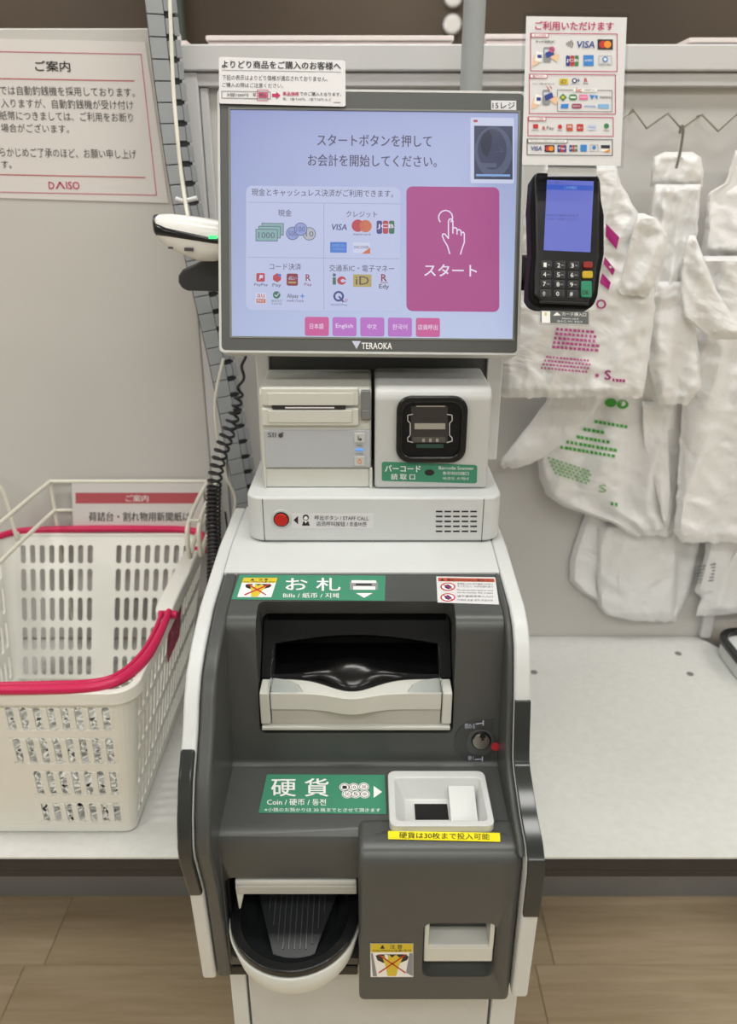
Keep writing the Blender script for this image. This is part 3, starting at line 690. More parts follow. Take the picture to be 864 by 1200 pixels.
# start button
pr.rrect(476.4, 218.3, 585.4, 364.5, 7, e_p1, 2)
hx = [(x, y) for x, y in [(522.4 + 8.2 * math.cos(R(a)), 254.8 + 8.2 * math.sin(R(a))) for a in range(140, 401, 20)]]
pr.stroke(hx, 1.4, e_w, 4)
pr.stroke([(527.3, 297.5), (524.5, 288), (521, 282.5), (518.5, 276.5), (519, 274.2), (521.5, 274.2), (525.7, 279.5)], 1.4, e_w, 4)
pr.stroke([(525.7, 279.5), (525.7, 259.5), (526.7, 257), (528.6, 256.4), (530.2, 257.2), (530.9, 259.5), (530.9, 273.5)], 1.4, e_w, 4)
pr.stroke([(530.9, 268), (533, 266.6), (535.5, 267.6), (535.8, 270), (535.8, 274.5)], 1.4, e_w, 4); pr.stroke([(535.8, 270.3), (538, 269), (540.2, 270), (540.6, 272.5), (540.6, 276)], 1.4, e_w, 4)
pr.stroke([(540.6, 272.8), (543, 272), (544.4, 274), (544.3, 284), (541.5, 292), (539.8, 298)], 1.4, e_w, 4)
pr.text('スタート', 497.5, 309.5, 559, 323.5, e_w, .02, 4)
for i, (x, s_, m_) in enumerate(((357.3, '日本語', e_p3), (389.7, 'English', e_p2), (422.3, '中文', e_p2), (454.7, '한국어', e_p2), (487.5, '店員呼出', e_p3))):
    pr.rrect(x, 371.2 + i * .3, x + 28.3, 393.5 + i * .3, 2.5, m_, 2)
    wd = (16, 20, 11, 17, 23)[i]; pr.text(s_, x + 14 - wd / 2, 379 + i * .3, x + 14 + wd / 2, 385.3 + i * .3, e_w, .008, 4)
# little camera picture
pr.rrect(551.5, 137.6, 602.5, 214.5, 2, e_pl, 2); pr.rrect(555, 140.3, 560, 143.2, 1, e_red, 3)
pr.rect(555.8, 147.3, 601, 210, e_cam, 3); pr.circle(578.5, 178, 22, e_cam2, 4, 30); pr.circle(577, 175, 17, e_cam, 5, 24)
pr.rect(563, 191, 582, 196, e_cam2, 6); pr.poly([(566, 158), (573, 152), (577, 160), (576, 172), (571, 184), (566, 180), (563, 168)], em('camera_black', (46, 50, 68)), 7); pr.rect(558, 204, 598, 206.5, e_lb, 6); pr.stroke([(580, 178), (590, 177), (585, 172)], .6, e_cam2, 6)
pr.build('display_image', screen)
# marks on the bezel
pr = Print(MP, slope=.008, base=-.0002)
pr.poly([(412.5, 399.5), (423, 399.7), (418, 409)], PV, 1); pr.text('TERAOKA', 424, 401.5, 459.5, 409, WH, .02)
pr.build('maker_mark', mo)
ls = sticker('sticker', MP, [(575.8, 117.7), (605.2, 118), (605.2, 129), (575.8, 128.6)], M_card, mo, 'small white register number sticker')
pr = Print(MP, slope=.01, base=.0006); pr.text('15レジ', 577.5, 119.5, 603.5, 127, K, .01); pr.build('sticker_print', ls)
# card standing on the monitor's top left corner
NP = plane(MO(0, 0, .0012), MO.N)
nc = thing('notice_card', NP(330, 124), 'white Japanese price notice card stuck on the top left corner of the monitor', 'notice')
sticker('card', NP, [(256.5, 68), (258, 66.6), (402.5, 70.7), (404.8, 72.5), (405.2, 123.5), (403, 125), (258.5, 121.3), (257, 120)], M_card, nc, th=.0012)
pr = Print(NP, slope=.016, base=.0015)
pr.text('よりどり商品をご購入のお客様へ', 260, 70.5, 399.5, 79.5, K, .022)
pr.rect(260, 81.8, 400, 82.4, GY, 1); pr.text('下記の表示はよりどり価格が適応されておりません。', 260.5, 87.5, 384, 93.5, KG, .004); pr.text('ご購入の際はご注意ください。', 260.5, 96.5, 332, 102, KG, .004)
pr.frame(260, 106.8, 317, 114.8, .8, GY); pr.text('3個100円', 266, 109, 291, 113, K, .01); pr.text('税', 296.5, 109, 300, 113, K, .01)
pr.frame(301.5, 105.2, 314, 117.6, .7, MG2); pr.rrect(302.5, 108, 313.5, 114.4, 1.5, MG2, 3); pr.text('税込', 304, 109, 312, 113.4, K, .01, 4)
pr.poly([(319, 109.8), (323.8, 109.8), (323.8, 107.3), (328.8, 111.8), (323.8, 116.2), (323.8, 113.6), (319, 113.6)], MG)
pr.text('単品価格', 331.5, 107.3, 350.5, 112, MG, .022); pr.text('でのご購入となります。', 351.5, 107.5, 400, 112, K, .014); pr.text('例：1個で43円、1個で75円 など', 331.5, 114.3, 388.5, 117.6, KG, .0)
pr.rect(391, 119.5, 399.5, 120.3, GY, 1)
pr.build('card_print', nc)

# ------------------------------------------------------------------ receipt printer
rp = thing('receipt_printer', (-.065, .97, 1.107), 'off-white receipt printer with a slot and grey panel, beside the scanner window box', 'printer')
PD = .912
slab('body', [(PD + .004, 1.110), (PD + .004, 1.2285), (PD + .012, 1.2345), (1.016, 1.2365), (1.016, 1.110)], -.1335, .0035, XF, M_white2, rp, bevel=.004, seg=3)
def v_(px, py, d=PD): q = vplane(d)(px, py); return (q.x, q.z)
def prect(nm, x0, y0, x1, y1, d0, d1, m, parent, bevel=.001, r=0, seg=2):
    a = v_(x0, y0, d0); b = v_(x1, y1, d0)
    pts = rr(a[0], b[1], b[0], a[1], r) if r else [(a[0], b[1]), (b[0], b[1]), (b[0], a[1]), (a[0], a[1])]
    return slab(nm, pts, d0, d1, WF, m, parent, bevel=bevel, seg=seg)
prect('paper_cover', 305.5, 454.5, 421, 476, PD, PD + .008, M_white2, rp, .0025)
prect('paper_cover', 306, 478.5, 421, 499.5, PD - .001, PD + .008, M_white2, rp, .0025)
prect('cover_ridge', 313, 460.5, 415, 475.5, PD - .002, PD, M_white2, rp, .0015)
prect('cover_ridge', 314, 481, 413, 495.5, PD - .003, PD - .001, M_white2, rp, .0015)
prect('paper_slot', 319, 475.2, 405, 479.5, PD - .0026, PD + .008, K, rp, 0)
prect('paper_edge', 334, 477, 392, 478.6, PD - .0028, PD + .004, M_card, rp, 0)
prect('latch', 423, 458, 434.5, 493, PD - .002, PD + .006, mat('latch_grey', (120, 122, 122), .4), rp, .0015)
prect('latch_lower', 424, 481, 434, 492, PD - .003, PD - .0015, mat('latch_grey', (120, 122, 122), .4), rp, .001)
fp = prect('control_panel', 309.5, 504.5, 434, 548, PD - .0005, PD + .004, mat('panel_blue_grey', (182, 186, 190), .35), rp, .001)
for y0 in (507.5, 535): prect('button', 415, y0, 428, y0 + 11.5, PD - .002, PD - .0004, M_silver, rp, .0008, r=.0015)
pr = Print(vplane(PD - .0021), base=.0002)
pr.stroke([(420, 511), (420, 516)], .9, KG); pr.circle(422.5, 515, 1.6, KG); pr.circle(421.5, 541, 2.4, OR, 2); pr.circle(421.5, 541, 1.5, M_silver, 3); pr.stroke([(421.5, 537.5), (421.5, 541)], .8, OR, 4)
pr.text('FEED', 418, 521, 425, 522.6, KG, 0); pr.text('POWER', 417, 531, 426, 532.6, KG, 0); pr.rrect(417, 526, 426, 528.2, .8, em('blue_led', (90, 160, 255), 1.2), 2)
pr.text('SII', 313.8, 507, 323.5, 512.3, KG, .004); pr.circle(329, 510.3, 2.7, KG); pr.circle(331.3, 507.5, .9, KG)
pr.build('panel_print', fp)
prect('base_skirt', 311, 550, 433, 571, PD + .001, PD + .006, M_white2, rp, .0015)
prect('foot_strip', 309.5, 549, 312.5, 572.3, PD - .002, PD + .006, M_white2, rp, .001)
prect('foot_strip', 433, 549, 436.5, 572.3, PD - .002, PD + .006, M_white2, rp, .001)
box('base_plate', -.128, PD + .008, 1.1075, .0, 1.01, 1.1095, K, rp, bevel=0)

# ------------------------------------------------------------------ barcode window box
sb = thing('barcode_scanner_box', (.079, .97, 1.107), 'silver-white box with a rounded black scanner window and green label', 'scanner')
slab('housing', [(PD - .004, 1.1075), (PD - .004, 1.225), (PD + .002, 1.233), (PD + .012, 1.2365), (1.016, 1.2385), (1.016, 1.1075)], .0075, .1495, XF, M_silver, sb, bevel=.005, seg=3)
SD = PD - .004
a = v_(465, 463, SD); b = v_(545, 541, SD)
ro = rr(a[0], b[1], b[0], a[1], .018, 6); k_ = .008; ri = rr(a[0] + k_, b[1] + k_, b[0] - k_, a[1] - k_, .012, 6)
ring('window_frame', ro, ri, SD - .007, SD + .001, WF, M_black, sb, bevel=.0025, seg=3)
slab('window_glass', ri, SD - .0015, SD - .0005, WF, mat('dark_window', (20, 22, 24), .08), sb, smooth=False)
WD = SD - .0016
pr = Print(vplane(WD), base=.0003)
pr.rect(482, 476, 525, 519, flat('window_inner', (52, 50, 48)), 1); pr.rect(486, 496, 522, 503, flat('window_light', (165, 160, 150)), 2); pr.rect(484, 512, 522, 518, flat('window_grey', (84, 82, 78)), 2)
for k in range(3): pr.rect(495 + k * 8, 514, 498 + k * 8, 518, flat('window_light', (165, 160, 150)), 3)
for sx in (1, -1):
    c = 504; pr.stroke([(c + sx * 12, 485) if 0 else (c + sx * 20, 485.5), (c + sx * 26, 486.5), (c + sx * 26, 493), (c + sx * 23, 496), (c + sx * 23, 510), (c + sx * 26, 513), (c + sx * 26, 517), (c + sx * 20, 518.5)], 1, flat('bracket_white', (205, 205, 202)), 4)
pr.rect(488, 475.5, 522, 476.8, flat('window_light', (165, 160, 150)), 3)
pr.rect(488, 520.5, 520, 525, flat('window_teal', (42, 72, 64)), 2)
pr.build('window_interior', sb)
gl = sticker('label_plate', vplane(SD), [(449.5, 541), (557, 545), (559.5, 546.5), (559, 565), (557, 566.5), (449, 563.5), (447.5, 562), (447.5, 543)], GR, sb, 'green bilingual barcode label')
pr = Print(vplane(SD), slope=.012, base=.0006)
pr.text('バーコード', 451.5, 545, 493, 552.8, WH, .028); pr.text('読 取 口', 458.5, 555, 486.5, 562, WH, .02); pr.circle(503.5, 553.8, 5.8, K, 2, 3.6)
pr.text('Barcode Scanner', 514.5, 546.3, 555.5, 550.2, WH, .006); pr.text('条形码扫描口', 519, 552.5, 549.5, 556.5, WH, .004); pr.text('바코드 스캐너', 519.5, 558.8, 549, 562.4, WH, .004)
pr.build('label_print', gl)

# ------------------------------------------------------------------ grey pole behind the monitor
po = thing('signal_pole', (.13, 1.14, 1.0), 'pale grey translucent round pole rising behind the monitor', 'pole')
slab('tube', circ(.1345, 1.145, .0145, 24), .66, 2.05, ZF, M_pole, po)
slab('foot', circ(.1345, 1.145, .03, 24), TZ - .65 + .0, .66, ZF, M_edge, po)

# ------------------------------------------------------------------ hand scanner, its holder, cables
def loft(name, secs, m, parent, k=20, ex=.7):
    v = []; f = []
    for c, ry, rz in secs:
        for j in range(k):
            a = 2 * math.pi * j / k; ca, sa = math.cos(a), math.sin(a)
            v.append((c[0], c[1] + ry * abs(ca) ** ex * (1 if ca >= 0 else -1), c[2] + rz * abs(sa) ** ex * (1 if sa >= 0 else -1)))
    n = len(secs)
    for i in range(n - 1):
        for j in range(k): f.append((i * k + j, i * k + (j + 1) % k, (i + 1) * k + (j + 1) % k, (i + 1) * k + j))
    f += [tuple(range(k)), tuple(range((n - 1) * k + k - 1, (n - 1) * k - 1, -1))]
    return link_mesh(name, v, f, m, parent, angle=.9)
HD = 1.03; sp_ = vplane(HD)
hs = thing('handheld_scanner', sp_(225, 280), 'white and black handheld barcode scanner with green light, left of the monitor', 'scanner')
def sec(px, yt, yb, ry):
    a = sp_(px, yt); b = sp_(px, yb); return (((a.x), HD, (a.z + b.z) / 2), ry, (a.z - b.z) / 2)
loft('head', [sec(184, 254, 272, .018), sec(188, 251, 283, .026), sec(200, 250.5, 292, .031), (sec(215, 252, 299, .033)), sec(232, 254, 306, .034), sec(250, 257, 306, .034), sec(275, 262, 298, .032), sec(300, 268, 290, .026)], mat('scanner_white', (232, 232, 228), .25), hs)
loft('black_band', [sec(181.5, 254, 273.5, .015), sec(183, 251, 275, .020), sec(187, 252.5 + 6, 276.5, .0285), sec(200, 263, 278, .0332), sec(215, 266.5, 280, .0352), sec(232, 270, 282.5, .0362), sec(250, 274, 285, .0362), sec(275, 278, 288, .0345)], M_black, hs, ex=.6)
q = vplane(HD - .0365)
pr = Print(q, base=.0); pr.rrect(244.5, 276, 254.5, 280, 1, em('green_led', (70, 230, 130), 1.6), 1)
pr.build('status_light', hs)
def bend(px, py, off=0): return vplane(HD - .0345 - off)(px, py)
pr = Print(bend, slope=.05, base=.0002); pr.rect(197, 289, 203, 291.5, KG, 1); pr.rect(216, 290, 227, 294, KG, 1); pr.build('rating_label', hs)
hh_ = thing('scanner_holder', sp_(235, 325), 'dark grey arm bracket holding the handheld scanner beside the monitor', 'holder')
hp = vplane(1.078)
ol = [(258, 296), (240, 304), (216, 315), (211, 322), (211, 330), (215, 337), (222, 340), (296, 341), (296, 296)]
slab('arm_plate', [(hp(x, y).x, hp(x, y).z) for x, y in ol], 1.066, 1.09, WF, mat('holder_grey', (62, 64, 68), .45), hh_, bevel=.004, seg=3)
box('bracket', -.166, 1.05, 1.30, -.1515, 1.085, 1.39, mat('holder_grey', (62, 64, 68), .45), hh_)
# a bit of blue sticker on the handle
cp = vplane(1.07)
cc = thing('coiled_cable', cp(256, 640), 'black coiled cord hanging from the scanner bracket behind the basket corner', 'cord')
cl = smoothpath([cp(x, y) for x, y in ((296, 395), (287, 414), (284, 440), (279, 470), (270, 500), (259, 530), (252, 560), (250, 600), (251, 640), (250, 700), (246, 760))], 10)
tot = [0]
for i in range(1, len(cl)): tot.append(tot[-1] + (cl[i] - cl[i - 1]).length)
hel = []; ang = 0; sN = 1500
for s in range(sN):
    d = tot[-1] * s / (sN - 1); i = min(range(len(tot) - 1), key=lambda q_: abs(tot[q_] - d) if tot[q_] <= d else 9)
    t = (d - tot[i]) / (tot[i + 1] - tot[i]); p = cl[i].lerp(cl[i + 1], t); tg = (cl[i + 1] - cl[i]).normalized()
    fr_ = d / tot[-1]; amp = .002 if fr_ < .1 else min(.0095, .002 + (fr_ - .1) * .04)
    pit = .03 if fr_ < .16 else (.012 if fr_ < .45 else .0068)
    ang += 2 * math.pi * (tot[-1] / sN) / pit
    a = tg.cross(Vector((0, 1, 0))).normalized(); b = tg.cross(a)
    hel.append(p + (a * math.cos(ang) + b * math.sin(ang)) * amp)
tube('coil', hel, .0021, M_cable, cc, k=6)
wc = tube('white_cable', smoothpath([vplane(y_)(x, y) for x, y, y_ in ((196, -70, 1.18), (199, 0, 1.17), (203, 100, 1.15), (208, 160, 1.13), (212, 200, 1.12), (217, 235, 1.10), (221, 258, 1.06))], 6), .0026, M_wire)
tag(wc, 'thin white cable hanging down to the handheld scanner beside the grey duct', 'cable')
tq = vplane(1.105)
tie = tag(tube('cable_tie', [tq(x, y) for x, y in ((206, 233), (215, 236), (231, 232))], .0032, M_card), 'white cable tie around the white cable above the handheld scanner', 'cable tie')
lc = tube('white_cable', smoothpath([vplane(1.17)(x, y) for x, y in ((262, 420), (252, 470), (256, 520), (266, 560), (276, 590), (262, 640))], 8), .0022, M_wire)
tag(lc, 'white cable looping down beside the grey duct below the monitor', 'cable')
dc = tube('thin_black_cable', smoothpath([vplane(1.2)(x, y) for x, y in ((264, 600), (268, 625), (276, 645), (286, 670))], 8), .0018, M_cable)
dc.name = 'black_cable'; tag(dc, 'thin black cable beside the duct at the basket back corner', 'cable')

# ------------------------------------------------------------------ slotted wiring duct
wd = thing('wiring_duct', (-.2, 1.22, TZ), 'grey slotted wiring duct leaning up along the partition behind the machine', 'duct')
dp = vplane(1.235)
dc_ = smoothpath([dp(x, y) for x, y in ((176, -90), (186, 0), (200, 120), (216, 230), (240, 340), (262, 440), (284, 560), (306, 680), (322, 790))], 10)
L = [0]
for i in range(1, len(dc_)): L.append(L[-1] + (dc_[i] - dc_[i - 1]).length)
def ppath(d):
    for i in range(len(L) - 1):
        if L[i + 1] >= d: return dc_[i].lerp(dc_[i + 1], (d - L[i]) / (L[i + 1] - L[i])), (dc_[i + 1] - dc_[i]).normalized()
    return dc_[-1], (dc_[-1] - dc_[-2]).normalized()
def segframe(d):
    p, t = ppath(d); nrm = Vector((.42, -.9, 0)); nrm = (nrm - t * nrm.dot(t)).normalized(); u = t.cross(nrm).normalized()
    return p, t, nrm, u
core = MB(); sp = .0265; nseg = int(L[-1] / sp)
ca, cb = None, None
proto = {}
def addpiece(nm, key, d, u0, u1, n0, n1, t0, t1, m):
    p, t, nr, u = segframe(d)
    if key not in proto:
        v, f = prism([(u0, t0), (u1, t0), (u1, t1), (u0, t1)], n0, n1, Fr((0, 0, 0), (1, 0, 0), (0, 1, 0), (0, 0, 1)))
        proto[key] = link_mesh(nm, v, f, m, bevel=.0008, seg=1); o = proto[key]
    else:
        o = proto[key].copy(); COL.objects.link(o)
    o.matrix_basis = Matrix.Translation(p) @ Matrix((u, t, u.cross(t))).transposed().to_4x4()
    put(o, wd)
path = [segframe(d)[0] for d in [i * sp for i in range(nseg + 1)]]
# inner core
cv = []; cf = []
for i in range(nseg + 1):
    p, t, nr, u = segframe(i * sp); z = u.cross(t)
    for a, b in ((-.017, -.013), (.017, -.013), (.017, .013), (-.017, .013)): cv.append(p + u * a + z * b)
for i in range(nseg):
    for j in range(4): cf.append((i * 4 + j, i * 4 + (j + 1) % 4, (i + 1) * 4 + (j + 1) % 4, (i + 1) * 4 + j))
cf += [(0, 1, 2, 3), tuple(nseg * 4 + i for i in (3, 2, 1, 0))]
link_mesh('duct_core', cv, cf, M_ductin, wd, smooth=False)
_, t_, n_, u_ = segframe(.5); sgn = 1 if u_.cross(t_).y < 0 else -1
sx = 1 if u_.x > 0 else -1
for i in range(nseg):
    d = (i + .5) * sp
    a0, a1 = sorted((-sx * .0215, sx * .0015)); n0, n1 = sorted((sgn * .0135, sgn * .0165))
    addpiece('duct_face', 'a', d, a0, a1, n0, n1, -sp / 2 + .0006, sp / 2 - .0006, M_duct)
    a0, a1 = sorted((sx * .0020, sx * .0125))
    addpiece('duct_finger', 'b', d, a0, a1, n0, n1, -sp / 2 + .004, sp / 2 - .004, M_duct2)
    a0, a1 = sorted((sx * .0128, sx * .0205))
    addpiece('duct_finger_tip', 'c', d, a0, a1, n0, n1, -sp / 2 + .0022, sp / 2 - .0022, M_duct2)

# ------------------------------------------------------------------ payment terminal and poster
T2 = R(17)
PO = Fr(vplane(.848)(667, 280), (1, 0, -.02), (0, math.sin(T2), math.cos(T2)), (0, -math.cos(T2), math.sin(T2)))
PP = frplane(PO)
pt_ = thing('payment_terminal', PO(0, -.08, 0), 'black card payment terminal with lit screen and keypad, right of the monitor', 'terminal')
def loc(px, py, fr=PO): return tofr(fr, PP(px, py))
oo = [(630, 199.5), (700, 201.5), (706, 208), (707, 232), (710.5, 250), (710.5, 296), (706, 318), (703, 345), (698, 357), (690, 362), (634, 359.5), (625, 356), (620.5, 348), (621, 330), (624.5, 300), (623, 240), (625.5, 206)]
slab('body', [loc(x, y) for x, y in oo], -.032, -.004, PO, M_blackm, pt_, bevel=.004, seg=3)
oi = [(629, 202), (699, 204), (703, 209), (702.5, 300), (700, 312), (697, 340), (690, 356), (635, 353.5), (626, 346), (626.5, 318), (628, 300), (627, 208)]
slab('front_shell', [loc(x, y) for x, y in oi], -.006, .001, PO, M_black, pt_, bevel=.002, seg=3)
e_s1 = em('terminal_blue', (104, 112, 196), 1.0); e_s2 = em('terminal_head', (62, 92, 190), 1.0)
sc3 = slab('screen', [loc(x, y) for x, y in ((641, 211.5), (695.5, 213), (691.5, 296), (637, 293.5))], .0008, .0018, PO, e_s1, pt_, smooth=False)
pr = Print(PP, slope=.02, base=.0019)
pr.poly([(640.8, 216), (695.2, 217.4), (694.6, 223.5), (640.5, 222)], e_s2, 1); pr.text('取引選択メニュー', 643, 212.5, 671, 215.5, e_nav, .0); pr.text('ご利用種別', 661, 218, 676, 221.6, e_lb, 0)
pr.text('POSからの操作があるまで', 641, 250.5, 678, 253.5, e_nav, 0); pr.text('しばらくお待ちください', 641, 254.8, 676, 257.8, e_nav, 0)
pr.build('screen_print', sc3)
pr = Print(PP, slope=.02, base=.0013); pr.text('CASTLES', 657, 204, 681, 206.4, WH, .01); pr.text('P3', 692.5, 205, 697, 207, WH, 0); pr.build('maker_mark', pt_)
KM = mat('key_black', (34, 35, 36), .35)
keys = ['1', '2', '3', '4', '5', '6', '7', '8', '9', '⇧', '0', '#']
kpr = Print(PP, slope=.02, base=.0043)
for r_ in range(4):
    for c_ in range(3):
        x = 640.5 + c_ * 16 - r_ * .4; y = 310.3 + r_ * 11.2 + c_ * .4
        slab('key', [loc(*p) for p in rr(x - 6, y - 4.4, x + 6, y + 4.4, 2, 3)], .0008, .0036, PO, KM, pt_, bevel=.0008)
        kpr.frame(x - 5.6, y - 4, x + 5.4, y + 3.8, .35, flat('dim_grey', (92, 94, 96)), 1)
        kpr.text(keys[r_ * 3 + c_], x - 3.2, y - 2.6, x + .2, y + 2.6, WH, .01, 2); 
        if r_ < 3: kpr.rect(x + 1.4, y - .5, x + 4.3, y + .6, GY, 2)
for nm, x0, y0, x1, y1, m_ in (('red_key', 682.5, 307.3, 694, 315.2, mat('key_red', (140, 30, 24), .35)), ('yellow_key', 681.5, 318.3, 694, 327, mat('key_yellow', (196, 164, 30), .35)), ('green_key', 680, 330, 692.8, 349.3, mat('key_green', (40, 134, 100), .35))):
    o = slab('key', [loc(*p) for p in rr(x0, y0, x1, y1, 2, 3)], .0008, .0040, PO, m_, pt_, bevel=.001); o['label'] = nm.replace('_', ' ')
kpr.text('OK', 682.8, 340, 690.5, 345.2, K, .01, 3); kpr.build('key_print', pt_)
slab('reader_lip', [loc(x, y) for x, y in ((632, 352), (690, 354.5), (690, 358), (632, 355.5))], -.002, .002, PO, M_black, pt_, bevel=.001)
slab('mount', [loc(x, y) for x, y in ((640, 230), (690, 230), (690, 330), (640, 330))], -.07, -.032, PO, M_blackm, pt_)
box('arm', .205, .91, 1.345, .225, 1.10, 1.375, M_blackm, pt_); box('arm', .180, 1.08, 1.33, .2245, 1.10, 1.3445, M_blackm, pt_)
box('arm', .12, .90, a.z - .02, .14, 1.09, a.z + .02, M_blackm, pt_) if 0 else None
# label holder below
lh = thing('card_slot_label', PP(661, 372), 'small clear holder with grey card-insert label hanging under the payment terminal', 'label')
sticker('holder', PP, [(631.5, 361.5), (691, 363.5), (691, 382.5), (631.5, 380.5)], M_clear, lh, th=.0035, off=-.001)
sticker('insert', PP, [(633.5, 363.5), (690, 365.5), (690, 380), (633.5, 378)], flat('insert_grey', (92, 96, 96)), lh, th=.0005, off=.0027)
pr = Print(PP, slope=.035, base=.0034)
pr.rect(635, 364.5, 645, 378, WH); pr.rect(638.5, 366, 641, 370, CR, 2); pr.poly([(648.5, 369.8), (653, 365.5), (657.5, 369.8)], WH); pr.text('カード挿入口', 659, 365.5, 687, 370, WH, .01); pr.text('Insert card', 659, 372, 678, 374, WH, 0); pr.text('插卡口 카드 투입구', 653, 375, 683, 377.6, WH, 0)
pr.build('label_print', lh)
# poster
QO = Fr(vplane(.845)(672, 110), (1, 0, -.02), (0, math.sin(R(12)), math.cos(R(12))), (0, -math.cos(R(12)), math.sin(R(12))))
QP = frplane(QO)
ps = thing('payment_poster', QP(672, 195), 'white accepted-payments poster in a clear holder above the payment terminal', 'poster')
sticker('sheet', QP, [(617, 19), (735, 20.5), (727.5, 194.5), (612, 193)], M_card, ps, th=.0008)
sticker('clear_sleeve', QP, [(613, 14), (738, 16), (731, 197.5), (609.5, 195.5)], M_clear, ps, th=.001, off=-.0015)
slab('stem', [tofr(QO, QP(x, y)) for x, y in ((643, 190), (700, 190), (700, 206), (643, 206))], -.004, -.0016, QO, M_silver, ps)
pr = Print(QP, slope=.008, base=.0011)
pr.text('ご利用いただけます', 627.5, 24.8, 719.5, 35, MG2 if 0 else MG, .028)
def pbx(x0, y0, x1, y1, m_, t_, w_): pr.frame(x0, y0, x1, y1, .9, m_); pr.rect(x0 + 1, y0, x0 + 1 + w_, y0 + 4.3, WH, 3); pr.frame(x0 + 1, y0, x0 + 1 + w_, y0 + 4.3, .7, m_, 4); pr.text(t_, x0 + 4, y0 + 1, x0 + w_ - 2, y0 + 3.5, m_, .01, 5)
pbx(622, 39, 723.5, 83, MG, 'タッチ決済', 20); pbx(620.5, 87, 721.5, 133, MG, '電子マネー', 20); pbx(619, 137, 719, 159, MG, 'コード決済', 20); pbx(618, 163, 718, 181.5, KG, 'クレジット / デビット / プリペイド', 46)
pr.text('タッチ決済OK！', 628, 47, 650.5, 50.3, K, .02)
def hands(x, y):
    pr.rrect(x + 8, y - 9, x + 17, y + 9, 2, GY, 2); pr.rect(x + 9.5, y - 6, x + 15.5, y - 1, PV, 3)
    pr.poly([(x - 5, y + 14), (x - 3, y + 2), (x + 3, y - 4), (x + 8, y - 1), (x + 4, y + 8), (x, y + 12)], SK, 3); pr.poly([(x, y - 4), (x + 8, y - 2), (x + 5, y + 9), (x - 2, y + 7)], WH, 5); pr.rect(x + 1, y, x + 6, y + 4, BL, 6)
    pr.poly([(x + 22, y - 2), (x + 27, y + 1), (x + 24, y + 9), (x + 16, y + 3)], SK, 3); pr.poly([(x + 10, y - 2), (x + 19, y - 6), (x + 21, y), (x + 12, y + 4)], BL, 5)
hands(629, 64); pr.circle(647, 58, 3.6, MG2, 6); pr.stroke([(645, 56), (649, 60)], .8, BL, 7)
for i in range(4): pr.stroke([(664 + i * 2.0 , 51.5 - (1.5 + i * 1.0) + 0), (665.2 + i * 2.2, 51.5), (664 + i * 2.0, 51.5 + (1.5 + i * 1.0))], .8, K, 2)
pr.text('VISA', 675.5, 48, 697, 56, BL, .03, 3, .15)
def mcard(x0, y0, x1, y1): pr.rect(x0, y0, x1, y1, K, 1); c = (x0 + x1) / 2; h = (y1 - y0) * .36; pr.circle(c - h * .65, (y0 + y1) / 2, h, RD, 2); pr.circle(c + h * .65, (y0 + y1) / 2, h, OR, 3)
def jcb(x, y, s):
    for i, m_ in enumerate((BL, RD, GG)): pr.rrect(x + i * s * .34, y, x + i * s * .34 + s * .31, y + s * .82, s * .08, m_, 2)
    pr.text('JCB', x + s * .04, y + s * .27, x + s * .96, y + s * .55, WH, .03, 4)
mcard(700.5, 46, 718.5, 58); jcb(663.5, 65, 15); pr.rect(684, 64.5, 696, 77, LB, 2); pr.text('AMEX', 685.5, 69.5, 694.5, 72, WH, 0, 3)
pr.frame(702, 65.5, 717, 76.5, .5, GY); pr.circle(709.5, 69.5, 3.3, LB, 2); pr.circle(709.5, 69.5, 1.8, WH, 3); pr.text('Diners Club', 703.5, 74, 715.5, 75.6, K, 0)
# e-money
pr.text('ピッ！と鳴るまでタッチ', 625, 97, 650, 99.5, K, .01); hands(628, 114); pr.stroke([(641, 101), (644, 106)], .8, RD, 6); pr.stroke([(645, 101), (647, 104)], .8, RD, 6)
pr.rect(655.5, 92, 666, 99, YE, 2); pr.text('iD', 657.5, 93.3, 664, 97.7, K, .01); pr.circle(673.5, 94.5, 3, NV, 2); pr.circle(673.5, 94.5, 1.6, WH, 3); pr.text('+', 676.5, 92, 680, 96, BL, .03); pr.text('QUICPay+', 669.5, 98, 680.5, 99.4, BL, 0); pr.text('R', 685, 91.5, 688.7, 96, RD, .04); pr.text('Edy', 684, 97, 690, 99.5, K, 0)
pr.frame(653.5, 105.5, 717.5, 130.5, .6, KG); pr.rect(672, 103.5, 700, 107.5, WH, 3); pr.text('ic', 675.5, 103, 682, 107.5, RD, .04, 5); pr.text('交通系電子マネー', 684.5, 104.2, 698, 106.4, K, 0, 5)
pr.poly([(655.5, 114), (660, 109.5), (664.5, 114), (660, 118.5)], GG, 2); pr.circle(660, 114, 1.8, YE, 3); pr.rrect(667, 110.5, 676.5, 117.5, 3, GG, 2); pr.rect(668.5, 113, 675, 115, WH, 3); pr.rect(679, 111, 689, 117, PK, 2); pr.text('PASMO', 680, 113, 688, 115, WH, .0); pr.poly([(691, 111), (694, 117), (697, 112), (700, 117), (701, 112)], LB, 2); pr.text('manaca', 703, 112.8, 716.5, 115.3, K, .01)
pr.poly([(658, 122), (667, 121.5), (666, 127), (657, 127)], LB, 2); pr.rrect(670, 121.5, 682, 127, 2, flat('wine', (150, 50, 90)), 2); pr.text('SUGOCA', 671.5, 123.2, 680.5, 125.2, WH, 0); pr.text('nimoca', 685, 122.5, 698, 126, LB, .0); pr.rect(701, 122, 714, 127, flat('sky', (130, 180, 220)), 2)
